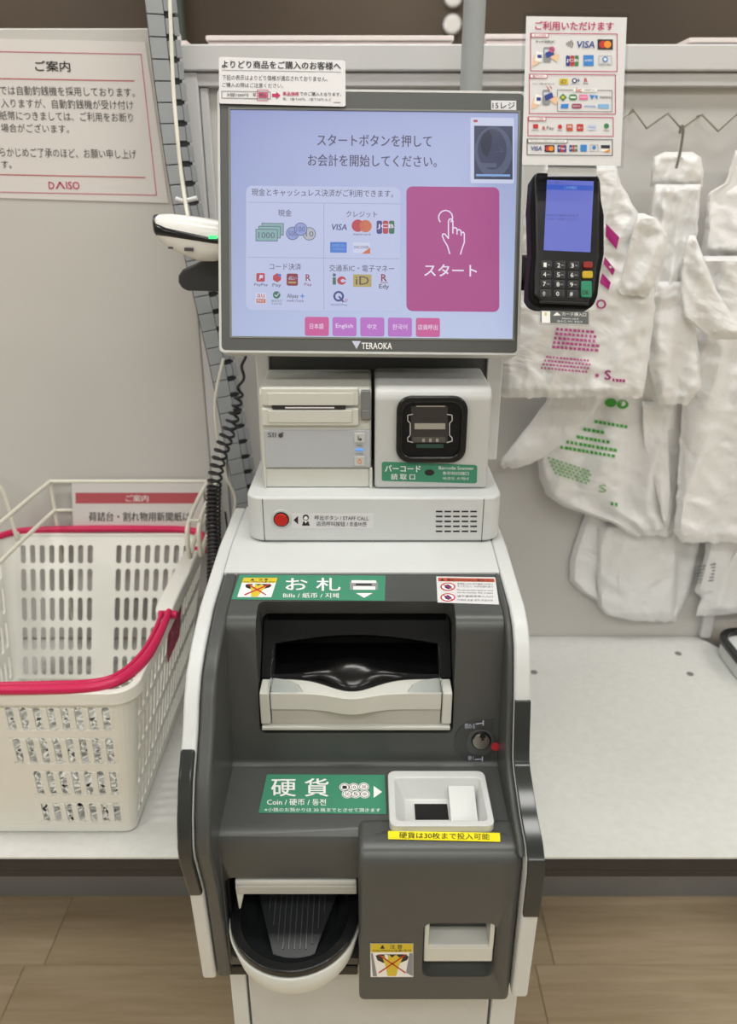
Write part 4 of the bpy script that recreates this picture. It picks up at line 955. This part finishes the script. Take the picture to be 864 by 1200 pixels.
# code
pr.rect(625, 145.5, 631, 150.5, RD, 2); pr.text('PayPay', 623.5, 152, 632, 154, K, 0); pr.text('R', 636, 148, 639.5, 152.5, RD, .03); pr.text('Pay', 641, 148, 649.5, 153, KG, .0)
pr.circle(656.5, 148.5, 2.6, RD, 2); pr.text('Pay', 653.8, 152, 659, 154.3, K, 0); pr.rect(664, 145.5, 671.5, 153.5, OG, 2); pr.text('au', 665.5, 147, 670, 149.5, WH, 0); pr.rrect(676, 145.3, 684, 153.6, 1, RD, 2); pr.text('d払い', 677, 148, 683, 151, WH, 0); pr.rect(689, 146, 699, 152.5, PV, 2); pr.text('Alipay', 690, 148, 698, 150.3, LB, 0); pr.circle(711, 147.5, 3, GG, 2); pr.text('WeChat', 707, 152, 714.5, 154, K, 0)
# cards
pr.text('VISA', 622, 171.2, 635, 176.5, BL, .03, 3, .15); mcard(638.5, 170, 650, 178.2); pr.rect(653.5, 170, 664, 178, BL, 2); pr.rect(657, 170, 661, 178, RD, 3); pr.text('Pay', 655, 172.5, 663, 175.5, WH, 0, 4); jcb(667.5, 169.8, 9.6); pr.rect(680.5, 169.5, 688, 177.5, LB, 2); pr.frame(692, 169.8, 701, 177.5, .5, GY); pr.circle(696.5, 172.8, 2.2, LB, 2); pr.rect(704.5, 169.8, 715, 177.5, WH, 1); pr.rect(704.5, 170, 715, 174, K, 2); pr.poly([(707, 178), (715, 174.5), (715, 178)], OR, 3)
pr.build('poster_print', ps)

# ------------------------------------------------------------------ laminated sign on the left panel
GP = vplane(1.2855)
sg = thing('laminated_notice', GP(80, 235), 'large laminated Japanese notice with a thin pink border on the left partition panel', 'notice')
sticker('sheet', GP, [(-220, 40), (170, 49), (197.5, 238), (-200, 226)], M_paper, sg, th=.0012)
pr = Print(GP, slope=.02, base=.0015, T=lambda x, y: (x + (y - 140) * .104 + .0, y))
pr.slope = .0165
B = [(-150, 57.5), (173.2, 64.0), (174.5, 229), (-150, 222)]
pr.stroke([(-150, 57.5), (173.2, 63.6)], .9, MG2); pr.stroke([(173.2, 63.6), (174.2, 228.7)], .9, MG2); pr.stroke([(174.2, 228.7), (-150, 222.5)], .9, MG2)
pr.text('ご案内', 47.5, 71, 88.5, 83.5, K, .02)
pr.stroke([(-140, 89.5), (162, 94.8)], 1.2, BR); pr.stroke([(-140, 202), (163, 208)], 1.2, BR)
def row(s, xr, yc, h, x_l): pr.text(s, x_l, yc - h / 2 - 2.8 - 0, xr, yc + h / 2 - 2.8, KG, .002)
row('では自動釣銭機を採用しております。', 161, 108.5, 11, 3); row('入りますが、自動釣銭機が受け付け', 158, 123.5, 11, 3); row('紙幣につきましては、ご利用をお断り', 156, 138, 11, 0); row('場合がございます。', 79.5, 152.5, 10.5, 0)
row('らかじめご了承のほど、お願い申し上げ', 155.5, 181, 11, -4); row('す。', 8, 195.5, 9, -4)
pr.text('D', 49, 213, 55.5, 221.5, MG, .02); pr.stroke([(58, 221), (62.5, 213.5), (67, 221)], 1.8, MG); pr.text('ISO', 69.5, 212.8, 85, 221.6, MG, .02)
pr.build('notice_print', sg)

# ------------------------------------------------------------------ wire rack and its sign
rk = thing('wire_rack', (-.42, 1.27, TZ), 'white wire basket rack against the left partition behind the basket', 'rack')
yk = 1.2745; zt, zl = .983, .928
W = .0036
tube('back_rail', [(-.562, yk, zt), (-.283, yk, zt)], W, M_wire, rk)
tube('back_rail', [(-.562, yk, zl), (-.283, yk, zl)], W * .8, M_wire, rk)
for x in (-.562, -.283): tube('post', [(x, yk, TZ), (x, yk, zt + .002)], W, M_wire, rk)
tube('side_wire', smoothpath([(-.562, yk, zt), (-.566, 1.15, zt + .0), (-.57, .9, zt), (-.57, .75, zt)], 4), W, M_wire, rk)
tube('side_wire', smoothpath([(-.562, yk, zl), (-.566, 1.15, zl), (-.57, .9, zl), (-.57, .75, zl)], 4), W, M_wire, rk)
tube('side_wire', smoothpath([(-.66, yk, zt + .01), (-.645, 1.24, zt + .012), (-.63, 1.24, zt - .01), (-.622, 1.24, zl - .04), (-.62, 1.24, .90)], 5), W, M_wire, rk)
for x, y1 in ((-.283, 1.095), (-.266, 1.10)):
    tube('end_hoop', smoothpath([(x, yk, zt + .002), (x, y1 + .09, zt - .0), (x, y1 + .02, zt - .008), (x, y1, zt - .025), (x, y1 + .004, zl - .008), (x, y1 + .03, zl), (x, y1 + .09, zl + .004), (x, yk, zl + .004)], 5), W * 1.05, M_wire, rk)
tube('hoop_link', [(-.283, 1.112, zt - .006), (-.266, 1.112, zt - .006)], W * .8, M_wire, rk)
for x in (-.283, -.266): tube('end_post', [(x, 1.262, TZ), (x, 1.262, zt)], W, M_wire, rk)
GP2 = vplane(1.2690)
s6 = thing('rack_sign', GP2(160, 620), 'white Japanese sign with a red banner hanging on the wire rack behind the basket', 'sign')
sticker('sheet', GP2, [(84, 566), (238, 566), (245, 700), (88, 700)], M_paper, s6, th=.0012)
pr = Print(GP2, base=.0015); pr.rect(88.5, 577.5, 233, 590, BR, 1); pr.text('ご案内', 147.5, 580, 174, 588, WH, .01); pr.text('荷詰台・割れ物用新聞紙は', 104, 600, 223, 611, K, .015)
pr.build('sign_print', s6)

# ------------------------------------------------------------------ shopping basket
bk = thing('shopping_basket', (-.47, 1.02, TZ), 'white slotted plastic shopping basket with magenta handles on the left packing table', 'basket')
TX0, TX1, TY0, TY1 = -.652, -.292, .787, 1.258
BX0_, BX1_, BY0_, BY1_ = -.625, -.318, .800, 1.145
BZ0, BZ1 = TZ + .008, .887
def corners(x0, x1, y0, y1, r): return [((x0 + r, y0), (x1 - r, y0), (x1 - r, y0 + r), -90), ((x1, y0 + r), (x1, y1 - r), (x1 - r, y1 - r), 0), ((x1 - r, y1), (x0 + r, y1), (x0 + r, y1 - r), 90), ((x0, y1 - r), (x0, y0 + r), (x0 + r, y0 + r), 180)]
rt_, rb_ = .024, .012
ct_, cb_ = corners(TX0, TX1, TY0, TY1, rt_), corners(BX0_, BX1_, BY0_, BY1_, rb_)
def wpt(side_, t, v):   # t in 0..1 along the straight, 1..2 round the corner
    out = []
    for C_, r in ((cb_, rb_), (ct_, rt_)):
        a, b, c, an = C_[side_]
        if t <= 1: out.append(Vector((a[0] + (b[0] - a[0]) * t, a[1] + (b[1] - a[1]) * t, 0)))
        else: q_ = R(an + 90 * (t - 1)); out.append(Vector((c[0] + r * math.cos(q_), c[1] + r * math.sin(q_), 0)))
    p = out[0].lerp(out[1], v); p.z = BZ0 + (BZ1 - BZ0) * v; return p
mbk = MB()
ROWS = [[(.05, .205), (.26, .45), (.50, .69), (.74, .905)], None, [(.03, .16), (.20, .36), (.40, .565), (.605, .765), (.80, .93)], None]
ROWS[1] = ROWS[3] = ROWS[0]
def quad(s_, t0, t1, v0, v1, nt=1):
    for i in range(nt):
        ta_, tb_ = t0 + (t1 - t0) * i / nt, t0 + (t1 - t0) * (i + 1) / nt
        mbk.add(([wpt(s_, ta_, v0), wpt(s_, tb_, v0), wpt(s_, tb_, v1), wpt(s_, ta_, v1)], [(0, 1, 2, 3)]))
def slotcell(s_, t0, t1, v0, v1, ft, fv):
    # outer cell with a stadium-shaped hole
    tm, vm = (t0 + t1) / 2, (v0 + v1) / 2; ht, hv = (t1 - t0) / 2, (v1 - v0) / 2
    outer = [(-1, -1), (0, -1), (1, -1), (1, -.8), (1, .8), (1, 1), (0, 1), (-1, 1), (-1, .8), (-1, -.8)]
    inner = [(-.65, -.93), (0, -1), (.65, -.93), (1, -.8), (1, .8), (.65, .93), (0, 1), (-.65, .93), (-1, .8), (-1, -.8)]
    vs = [wpt(s_, tm + x * ht, vm + y_ * hv) for x, y_ in outer] + [wpt(s_, tm + x * ht * ft, vm + y_ * hv * fv) for x, y_ in inner]
    mbk.add((vs, [(i, (i + 1) % 10, 10 + (i + 1) % 10, 10 + i) for i in range(10)]))
for s_ in range(4):
    rows = ROWS[s_]; allv = [0]
    for a, b in rows: allv += [a, b]
    allv.append(1)
    ln = (cb_[s_][0][0] - cb_[s_][1][0]) ** 2 + (cb_[s_][0][1] - cb_[s_][1][1]) ** 2; ln = math.sqrt(ln)
    nc_ = max(6, int(round(ln / .0158)))
    mid = nc_ / 2 - .5
    for (v0, v1) in zip(allv, allv[1:]):
        isrow = (v0, v1) in rows
        for c_ in range(nc_):
            t0, t1 = c_ / nc_, (c_ + 1) / nc_
            blank = abs(c_ - mid) < (1.1 if s_ != 0 else (.6 if v0 > .7 else (1.1 if v0 > .45 else 1.6))) if s_ in (0, 2) else (abs(c_ - mid) < 2.1 and v0 > .6)
            if isrow and not blank: slotcell(s_, t0, t1, v0, v1, .56, 1)
            else: quad(s_, t0, t1, v0, v1)
        quad(s_, 1, 2, v0, v1, 6)
bm = bmesh.new(); me = bpy.data.meshes.new('basket_wall'); me.from_pydata([tuple(q) for q in mbk.v], [], mbk.f); bm.from_mesh(me); bmesh.ops.remove_doubles(bm, verts=bm.verts, dist=.00005); bmesh.ops.recalc_face_normals(bm, faces=bm.faces); bm.to_mesh(me); bm.free()
me.materials.append(M_basket); o = bpy.data.objects.new('basket_wall', me); COL.objects.link(o); put(o, bk); md = o.modifiers.new('s', 'SOLIDIFY'); md.thickness = .003; md.offset = 0
# rim
def perim(cs, r, z, off=0, n=6):
    out = []
    for a, b, c, an in cs:
        nx, ny = math.cos(R(an)), math.sin(R(an))
        out += [(a[0] + nx * off, a[1] + ny * off)]
        for i in range(n + 1): q_ = R(an + 90 * i / n); out.append((c[0] + (r + off) * math.cos(q_), c[1] + (r + off) * math.sin(q_)))
    return out
ring('basket_rim', perim(ct_, rt_, 0, .007), perim(ct_, rt_, 0, -.003), BZ1 - .016, BZ1 + .003, ZF, M_basket, bk, bevel=.002)
ring('basket_base_rim', perim(cb_, rb_, 0, .002), perim(cb_, rb_, 0, -.006), TZ + .003, BZ0 + .006, ZF, M_basket, bk, bevel=.001)
# floor lattice
lt = MB(); zf = BZ0
wx, wy = BX1_ - BX0_, BY1_ - BY0_
stp = .028; k = -int(wy / stp)
def bar(p0, p1, wdt=.003):
    d = Vector((p1[0] - p0[0], p1[1] - p0[1], 0)); l = d.length
    if l < .006: return
    d.normalize(); nrm = Vector((-d.y, d.x, 0)); lt.add(prism([(0, -wdt / 2), (l, -wdt / 2), (l, wdt / 2), (0, wdt / 2)], 0, .003, Fr((p0[0], p0[1], zf), d, nrm, (0, 0, 1))))
for i in range(-30, 60):
    c0 = i * stp
    xa, xb = max(0, c0), min(wx, c0 + wy)
    if xb > xa: bar((BX0_ + xa, BY0_ + xa - c0), (BX0_ + xb, BY0_ + xb - c0)); bar((BX0_ + xa, BY1_ - (xa - c0)), (BX0_ + xb, BY1_ - (xb - c0)))
for i in range(1, 7): x = BX0_ + wx * i / 7; bar((x, BY0_), (x, BY1_), .005)
for i in range(1, 9): y = BY0_ + wy * i / 9; bar((BX0_, y), (BX1_, y), .005)
tag(lt.build('basket_floor_lattice', M_basket, bk, smooth=False), kind='stuff')
# little feet studs along the bottom edge
st2 = slab('foot_stud', circ(0, 0, .0035, 8), 0, .004, ZF, M_basket); st2.location = (0, 0, 0); first = True
for i in range(26):
    for yy in (BY0_ + .004, BY1_ - .004):
        o = st2 if first else st2.copy()
        if not first: COL.objects.link(o)
        first = False; o.location = (BX0_ + .02 + i * (wx - .04) / 25, yy, TZ); put(o, bk)
# handles
hz = BZ1 + .006
xr = TX1 + .004
hf = smoothpath([(xr + .001, .968, hz + .004), (xr + .001, .93, hz), (xr - .001, .86, hz), (xr - .016, .812, hz), (xr - .045, .790, hz), (-.40, .783, hz + .001), (-.50, .781, hz + .002), (-.62, .786, hz), (-.652, .82, hz), (-.658, .90, hz), (-.658, .966, hz + .003)], 8)
h1 = tube('handle', hf, [.0045 + .0022 * min(1, i / 18, (len(hf) - 1 - i) / 18) for i in range(len(hf))], M_pink, bk, k=10)
hf2 = smoothpath([(xr - .009, .966, hz + .002), (xr - .008, .92, hz), (xr - .010, .865, hz + .001), (xr - .024, .822, hz), (xr - .050, .800, hz + .001), (-.40, .795, hz + .001), (-.50, .793, hz)], 8)
tube('handle_strand', hf2, .0032, M_pink, bk)
hb_ = smoothpath([(xr, 1.186, hz + .004), (xr, 1.215, hz), (xr - .008, 1.245, hz), (xr - .04, 1.262, hz + .002), (-.40, 1.262, hz + .004), (-.50, 1.262, hz + .004), (-.62, 1.262, hz), (-.655, 1.23, hz), (-.658, 1.19, hz)], 8)
tube('handle', hb_, [.0045 + .0018 * min(1, i / 14, (len(hb_) - 1 - i) / 14) for i in range(len(hb_))], M_pink, bk, k=10)
for y_ in (.968, 1.186):
    tube('handle_clip', [(xr - .014, y_, hz - .002), (xr + .012, y_, hz - .002)], .0062, M_pink, bk)
    tube('handle_clip', [(TX0 - .014, y_, hz - .002), (TX0 + .010, y_, hz - .002)], .0062, M_pink, bk)
slab('side_rim_block', [(.975, BZ1 - .010), (.975, BZ1 + .006), (.985, BZ1 + .011), (1.17, BZ1 + .011), (1.18, BZ1 + .006), (1.18, BZ1 - .010)], xr - .022, xr + .004, XF, M_basket, bk, bevel=.004, seg=3)
# magenta tag on the side wall
def wside(t, v, off): 
    p = wpt(1, t, v); return p + Vector((1, 0, -.1)).normalized() * off
def tag_map(x, y, off=0): return wside(x, y, .003 + off)
tg = sticker('brand_tag', tag_map, [(.40, .66), (.60, .66), (.60, .93), (.40, .93)], M_pinktag, bk, 'magenta tag on the basket side')
pr = Print(tag_map, base=.0007)
for t_, x0, x1 in (('D', .43, .46), ('I', .51, .515), ('S', .525, .545), ('O', .555, .58)): pr.text(t_, x0, .84, x1, .74, flat('tag_print', (205, 120, 140)), .02)
pr.stroke([(.47, .74), (.485, .84), (.50, .74)], .004, flat('tag_print', (205, 120, 140)))
pr.build('tag_print', tg)

# ------------------------------------------------------------------ zigzag hook rail, hook and hanging bags
zz = [(716, 150), (742, 128), (758, 150.5), (783, 133), (799, 151), (823, 134.5), (842, 154), (864, 134), (884, 154), (905, 136)]
zp = vplane(1.284)
zr = tag(tube('zigzag_rail', [zp(x, y) for x, y in zz], .0016, M_steel), 'bent steel zigzag wire rail on the partition above the hanging bags', 'rail')
for px in (742, 823, 905):
    a = zp(px, 131 if px == 742 else 135); tube('rail_stay', [a, (a.x, 1.302, a.z)], .0014, M_steel, zr)
hk = tag(tube('bag_hook', smoothpath([vplane(y_)(x, y) for x, y, y_ in ((797, 156, 1.292), (799, 148, 1.286), (801, 151, 1.275), (799.5, 165, 1.25), (797, 180, 1.22), (794.5, 190, 1.20), (793, 196, 1.19))], 5), .0021, M_steel), 'steel hook hanging from the zigzag rail through a white bag handle', 'hook')
def bagmat():
    m = bpy.data.materials.new('thin_white_bag_film'); m.use_nodes = True; nt = m.node_tree; b = nt.nodes['Principled BSDF']; out = nt.nodes['Material Output']
    b.inputs['Base Color'].default_value = rgb((248, 248, 247)); b.inputs['Roughness'].default_value = .35
    tr = nt.nodes.new('ShaderNodeBsdfTranslucent'); tr.inputs[0].default_value = rgb((246, 246, 244)); mx = nt.nodes.new('ShaderNodeMixShader'); mx.inputs[0].default_value = .16
    tc = nt.nodes.new('ShaderNodeTexCoord'); n = nt.nodes.new('ShaderNodeTexNoise'); n.inputs['Scale'].default_value = 9; n.inputs['Detail'].default_value = 3; n.inputs['Distortion'].default_value = 3.2
    mp = nt.nodes.new('ShaderNodeMapping'); mp.inputs['Scale'].default_value = (1.0, 1, 1.4)
    bp = nt.nodes.new('ShaderNodeBump'); bp.inputs['Strength'].default_value = .55; bp.inputs['Distance'].default_value = .008
    nt.links.new(tc.outputs['Object'], mp.inputs[0]); nt.links.new(mp.outputs[0], n.inputs['Vector']); nt.links.new(n.outputs[0], bp.inputs['Height']); nt.links.new(bp.outputs[0], b.inputs['Normal'])
    nt.links.new(b.outputs[0], mx.inputs[1]); nt.links.new(tr.outputs[0], mx.inputs[2]); nt.links.new(mx.outputs[0], out.inputs[0])
    return m
M_bag = bagmat()
class Sheet:
    """a hanging film bag part: rows (y, x_left, x_right) on a vertical plane, folded and crumpled"""
    def __init__(s, rows_, d, puff=.012, folds=3, amp=.004, seed=0, ph=0, lean=.25): s.r, s.d, s.puff, s.folds, s.amp, s.seed, s.ph, s.lean = rows_, d, puff * .35, folds, amp * .8, seed, ph, lean
    def ed(s, y):
        r = s.r
        for (y0, a0, b0), (y1, a1, b1) in zip(r, r[1:]):
            if y0 <= y <= y1: t = (y - y0) / (y1 - y0 or 1); return a0 + (a1 - a0) * t, b0 + (b1 - b0) * t
        return r[-1][1:] if y > r[-1][0] else r[0][1:]
    def disp(s, px, py):
        a, b = s.ed(py); u = min(1, max(0, (px - a) / (b - a or 1)))
        w_ = min(1, u * 22, (1 - u) * 22, max(0, (py - s.r[0][0]) / 6), max(.25, (s.r[-1][0] - py) / 8))
        q = px + s.lean * py
        z = .0085 * (1 - abs(noise.noise(Vector((q * .028 + s.seed * 1.7, py * .007, s.seed)))) * 2.6)
        z += .0022 * (1 - abs(noise.noise(Vector((px * .03 - py * .03, py * .035 + px * .01, s.seed + 5)))) * 3)
        z += .0005 * (1 - abs(noise.noise(Vector((px * .07, py * .11 + px * .03, s.seed + 8)))) * 3)
        hem = max(0, 1 - (s.r[-1][0] - py) / 14.); z += .002 * hem * math.sin(px * .55 + 2 * noise.noise(Vector((px * .1, 0, s.seed))))
        return (s.puff * math.sin(math.pi * u) + max(-.006, z) + .005 + s.amp * math.sin(s.folds * 2 * math.pi * u + s.ph + py * .01)) * w_
    def map(s, px, py, off=0): return vplane(s.d - s.disp(px, py) - off)(px, py)
    def build(s, name, parent, nu=34, m=None):
        nu = int(nu * 1.6)
        y0, y1 = s.r[0][0], s.r[-1][0]; nv = max(10, int((y1 - y0) / 3)); v = []; f = []
        for lay in (0, 1):
            for j in range(nv + 1):
                y = y0 + (y1 - y0) * j / nv; a, b = s.ed(y)
                wob = 1.3 * noise.noise(Vector((y * .09, s.seed, 2))) if 0 < j < nv else 0
                for i in range(nu + 1):
                    x = a + wob + (b - a) * i / nu; yy = y
                    if j >= nv - 2: yy += 2.6 * noise.noise(Vector((x * .12, s.seed, 1)))
                    v.append(s.map(x, yy) if not lay else vplane(s.d + .0012)(x, yy))
        W_ = nu + 1; H = (nv + 1) * W_
        for j in range(nv):
            for i in range(nu):
                a = j * W_ + i; f += [(a, a + 1, a + W_ + 1, a + W_), (H + a, H + a + W_, H + a + W_ + 1, H + a + 1)]
        for i in range(nu): f += [(i, H + i, H + i + 1, i + 1), (nv * W_ + i, nv * W_ + i + 1, H + nv * W_ + i + 1, H + nv * W_ + i)]
        for j in range(nv): f += [(j * W_, (j + 1) * W_, H + (j + 1) * W_, H + j * W_), (j * W_ + nu, H + j * W_ + nu, H + (j + 1) * W_ + nu, (j + 1) * W_ + nu)]
        return link_mesh(name, v, f, m or M_bag, parent, angle=1.0)
def bag(lab, loc_):
    return thing('plastic_bag', loc_, lab, 'bag', 'plastic bags hanging on the partition')
# tallest hung pair first
b1 = bag('white plastic bag with magenta print hanging behind the payment terminal', vplane(1.2)(680, 460))
A = Sheet([(192, 640, 722), (215, 628, 728), (250, 612, 748), (300, 600, 765), (360, 594, 768), (410, 590, 762), (446, 588, 757), (470, 586, 752)], 1.165, .012, 2, .003, 1)
A.r[-1] = (466, 587, 753)
A.build('bag_body', b1, 40)
Sheet([(150, 668, 690), (170, 664, 704), (200, 652, 716), (215, 650, 722)], 1.178, .006, 1, .002, 5).build('bag_handle', b1, 12)
fpl = Sheet([(250, 748, 755), (256, 746, 770), (275, 740, 783), (300, 734, 781), (332, 727, 768), (342, 725, 763), (347, 736, 761)], 1.146, .006, 1, .002, 12); fpl.build('folded_gusset', b1, 14)
BM = flat('bag_magenta', (166, 32, 116)); BM2 = flat('bag_magenta_fine', (190, 84, 148))
pr = Print(A.map, base=.0022)
pr.poly([(710.5, 262), (726, 278), (722.5, 292), (710, 277)], BM); pr.poly([(710, 302), (720.5, 313), (718, 318), (718, 318.5), (709.5, 309)], BM) if 0 else None
pr.poly([(709, 301), (721, 316), (718.5, 323), (707.5, 309)], BM); pr.poly([(706, 320), (716, 331), (713.5, 340), (703, 331)], BM)
pr.poly([(712, 286), (722.5, 297), (720, 306), (711, 298)], BM) if 0 else None
pr.text('O', 699, 351, 710.5, 362, BM, .03)
def dashes(p_, x0, y0, x1, h, m_, sl=0.0, st=5.0):
    x = x0
    while x < x1:
        w_ = st * random.uniform(.55, .85); a = y0 + (x - x0) * sl; b = y0 + (x + w_ - x0) * sl
        p_.poly([(x, a), (x + w_, b), (x + w_, b + h), (x, a + h)], m_); x += st
for i in range(5): dashes(pr, 652 - i * 1.2, 384 + i * 5.2, 694 + i * 2, 3.2, BM2, .08)
for i in range(4): dashes(pr, 640 - i * 2, 417 + i * 4.3, 692 - i, 2.2, BM2, .09, 4)
pr.text('S', 709, 434, 716, 445, BM, .04); pr.text('5', 709, 434, 716, 445, BM, .0) if 0 else None
dashes(pr, 718, 443.5, 734, 3.4, BM, .08, 4); pr.circle(700, 440, 2.2, BM2, 1)
pr.build('bag_print', b1)
b2 = bag('white plastic bag hanging by its handle from the steel hook, with a long twisted neck', vplane(1.2)(780, 470))
Sheet([(178, 779, 812), (184, 766, 822), (200, 763, 825), (219, 762, 824)], 1.225, .008, 1, .002, 21).build('bag_handle', b2, 16)
Sheet([(216, 768, 822), (240, 762, 820), (270, 760, 818), (300, 758, 812), (340, 756, 806), (360, 756, 802)], 1.212, .012, 3, .007, 22).build('bag_neck', b2, 26)
Sheet([(330, 762, 812), (352, 757, 812), (390, 752, 816), (430, 758, 822), (455, 764, 822), (474, 772, 806)], 1.195, .012, 2, .005, 23).build('bag_body', b2, 26)
Sheet([(276, 808, 815), (300, 800, 824), (340, 798, 840), (370, 800, 858), (380, 812, 868), (398, 835, 880)], 1.178, .008, 1, .003, 24).build('folded_gusset', b2, 16)
b3 = bag('large white plastic bag reaching out of frame at the right edge', vplane(1.2)(850, 600))
Sheet([(176, 862, 930), (215, 850, 940), (226, 830, 945), (270, 826, 950), (300, 820, 955)], 1.256, .012, 3, .006, 31).build('bag_neck', b3, 26)
Sheet([(300, 822, 960), (360, 815, 970), (420, 806, 975), (470, 800, 975), (540, 796, 975), (600, 792, 970), (622, 789, 965), (636, 800, 950)], 1.236, .020, 3, .008, 32).build('bag_body', b3, 40)
b4 = bag('white plastic bag with green print, middle layer below the magenta one', vplane(1.22)(700, 600))
E4 = Sheet([(420, 660, 800), (440, 652, 802), (470, 645, 804), (500, 640, 806), (540, 630, 800), (560, 632, 795), (580, 640, 793), (594, 660, 792), (612, 716, 788), (628, 742, 782)], 1.2595, .016, 3, .006, 41)
E4.build('bag_body', b4, 44)
Sheet([(440, 652, 706), (470, 640, 704), (490, 626, 694), (515, 606, 672), (535, 590, 640), (545, 586, 618), (549, 590, 606)], 1.248, .008, 1, .003, 42).build('folded_gusset', b4, 16)
Sheet([(470, 752, 784), (520, 754, 785), (580, 770, 786), (618, 778, 783)], 1.250, .006, 1, .002, 43).build('side_fold', b4, 12)
pr = Print(E4.map, base=.0022)
for i, (x0, x1, y) in enumerate(((697, 734, 492), (684, 708, 501), (676, 716, 510), (664, 724, 516), (657, 722, 522))): dashes(pr, x0, y, x1, 3.6, PG, .17, 5)
for i in range(5): dashes(pr, 642 + i * 2, 535 + i * 4.4, 692 - i, 2.6, flat('pale_green', (150, 190, 140)), .33, 5)
pr.text('S', 702, 568, 711, 577, flat('pale_green', (150, 190, 140)), .02); dashes(pr, 716, 588, 726, 4, PG, .2, 5)

pr.circle(730, 474, 7, PG, 1, 5); pr.circle(730, 473, 3.5, M_bag, 2, 3); pr.circle(716, 472, 7, PG, 1, 5)
pr.build('bag_print', b4)
b5 = bag('white plastic bag hanging lowest, half hidden under the green-printed one', vplane(1.24)(740, 700))
Sheet([(570, 690, 830), (600, 686, 826), (630, 676, 822), (655, 668, 816), (680, 667, 812), (694, 680, 808), (704, 700, 804), (712, 702, 800), (722, 712, 796), (729, 768, 792)], 1.297, .014, 3, .007, 51).build('bag_body', b5, 40)
Sheet([(612, 700, 798), (650, 700, 795), (690, 700, 793), (710, 702, 792), (722, 712, 790), (728, 745, 786)], 1.286, .008, 1, .003, 52).build('front_panel', b5, 26)
b6 = bag('white plastic bag with small grey print at the bottom right corner of the bags', vplane(1.25)(840, 700))
E6 = Sheet([(600, 832, 960), (650, 826, 960), (680, 818, 960), (692, 814, 940), (700, 822, 930)], 1.282, .012, 2, .005, 61)
E6.build('bag_body', b6, 30)
pr2 = Print(E6.map, base=.0022)
for i in range(6): pr2.poly([(822, 663 + i * 3.8), (839 - i * .5, 660 + i * 3.8), (839 - i * .5, 661.8 + i * 3.8), (808, 665.9 + i * 3.8)], GY)
pr2.build('bag_print', b6)
Sheet([(640, 862, 960), (660, 850, 960), (690, 826, 960), (712, 818, 930), (722, 816, 836)], 1.280, .008, 1, .003, 62).build('front_panel', b6, 20)

# ------------------------------------------------------------------ rounded device at the right edge
rv = thing('rounded_tray', (.80, 1.1, TZ), 'rounded white tray with a black rim at the right end of the right table', 'tray')
c_ = hplane(TZ)(872, 790)
slab('tray_body', rr(c_.x - .022, c_.y - .05, c_.x + .16, c_.y + .09, .04), TZ + .001, TZ + .03, ZF, M_white, rv, bevel=.004)
ring('tray_rim', rr(c_.x - .026, c_.y - .054, c_.x + .164, c_.y + .094, .044), rr(c_.x - .012, c_.y - .04, c_.x + .15, c_.y + .08, .03), TZ + .03, TZ + .042, ZF, M_black, rv, bevel=.003)
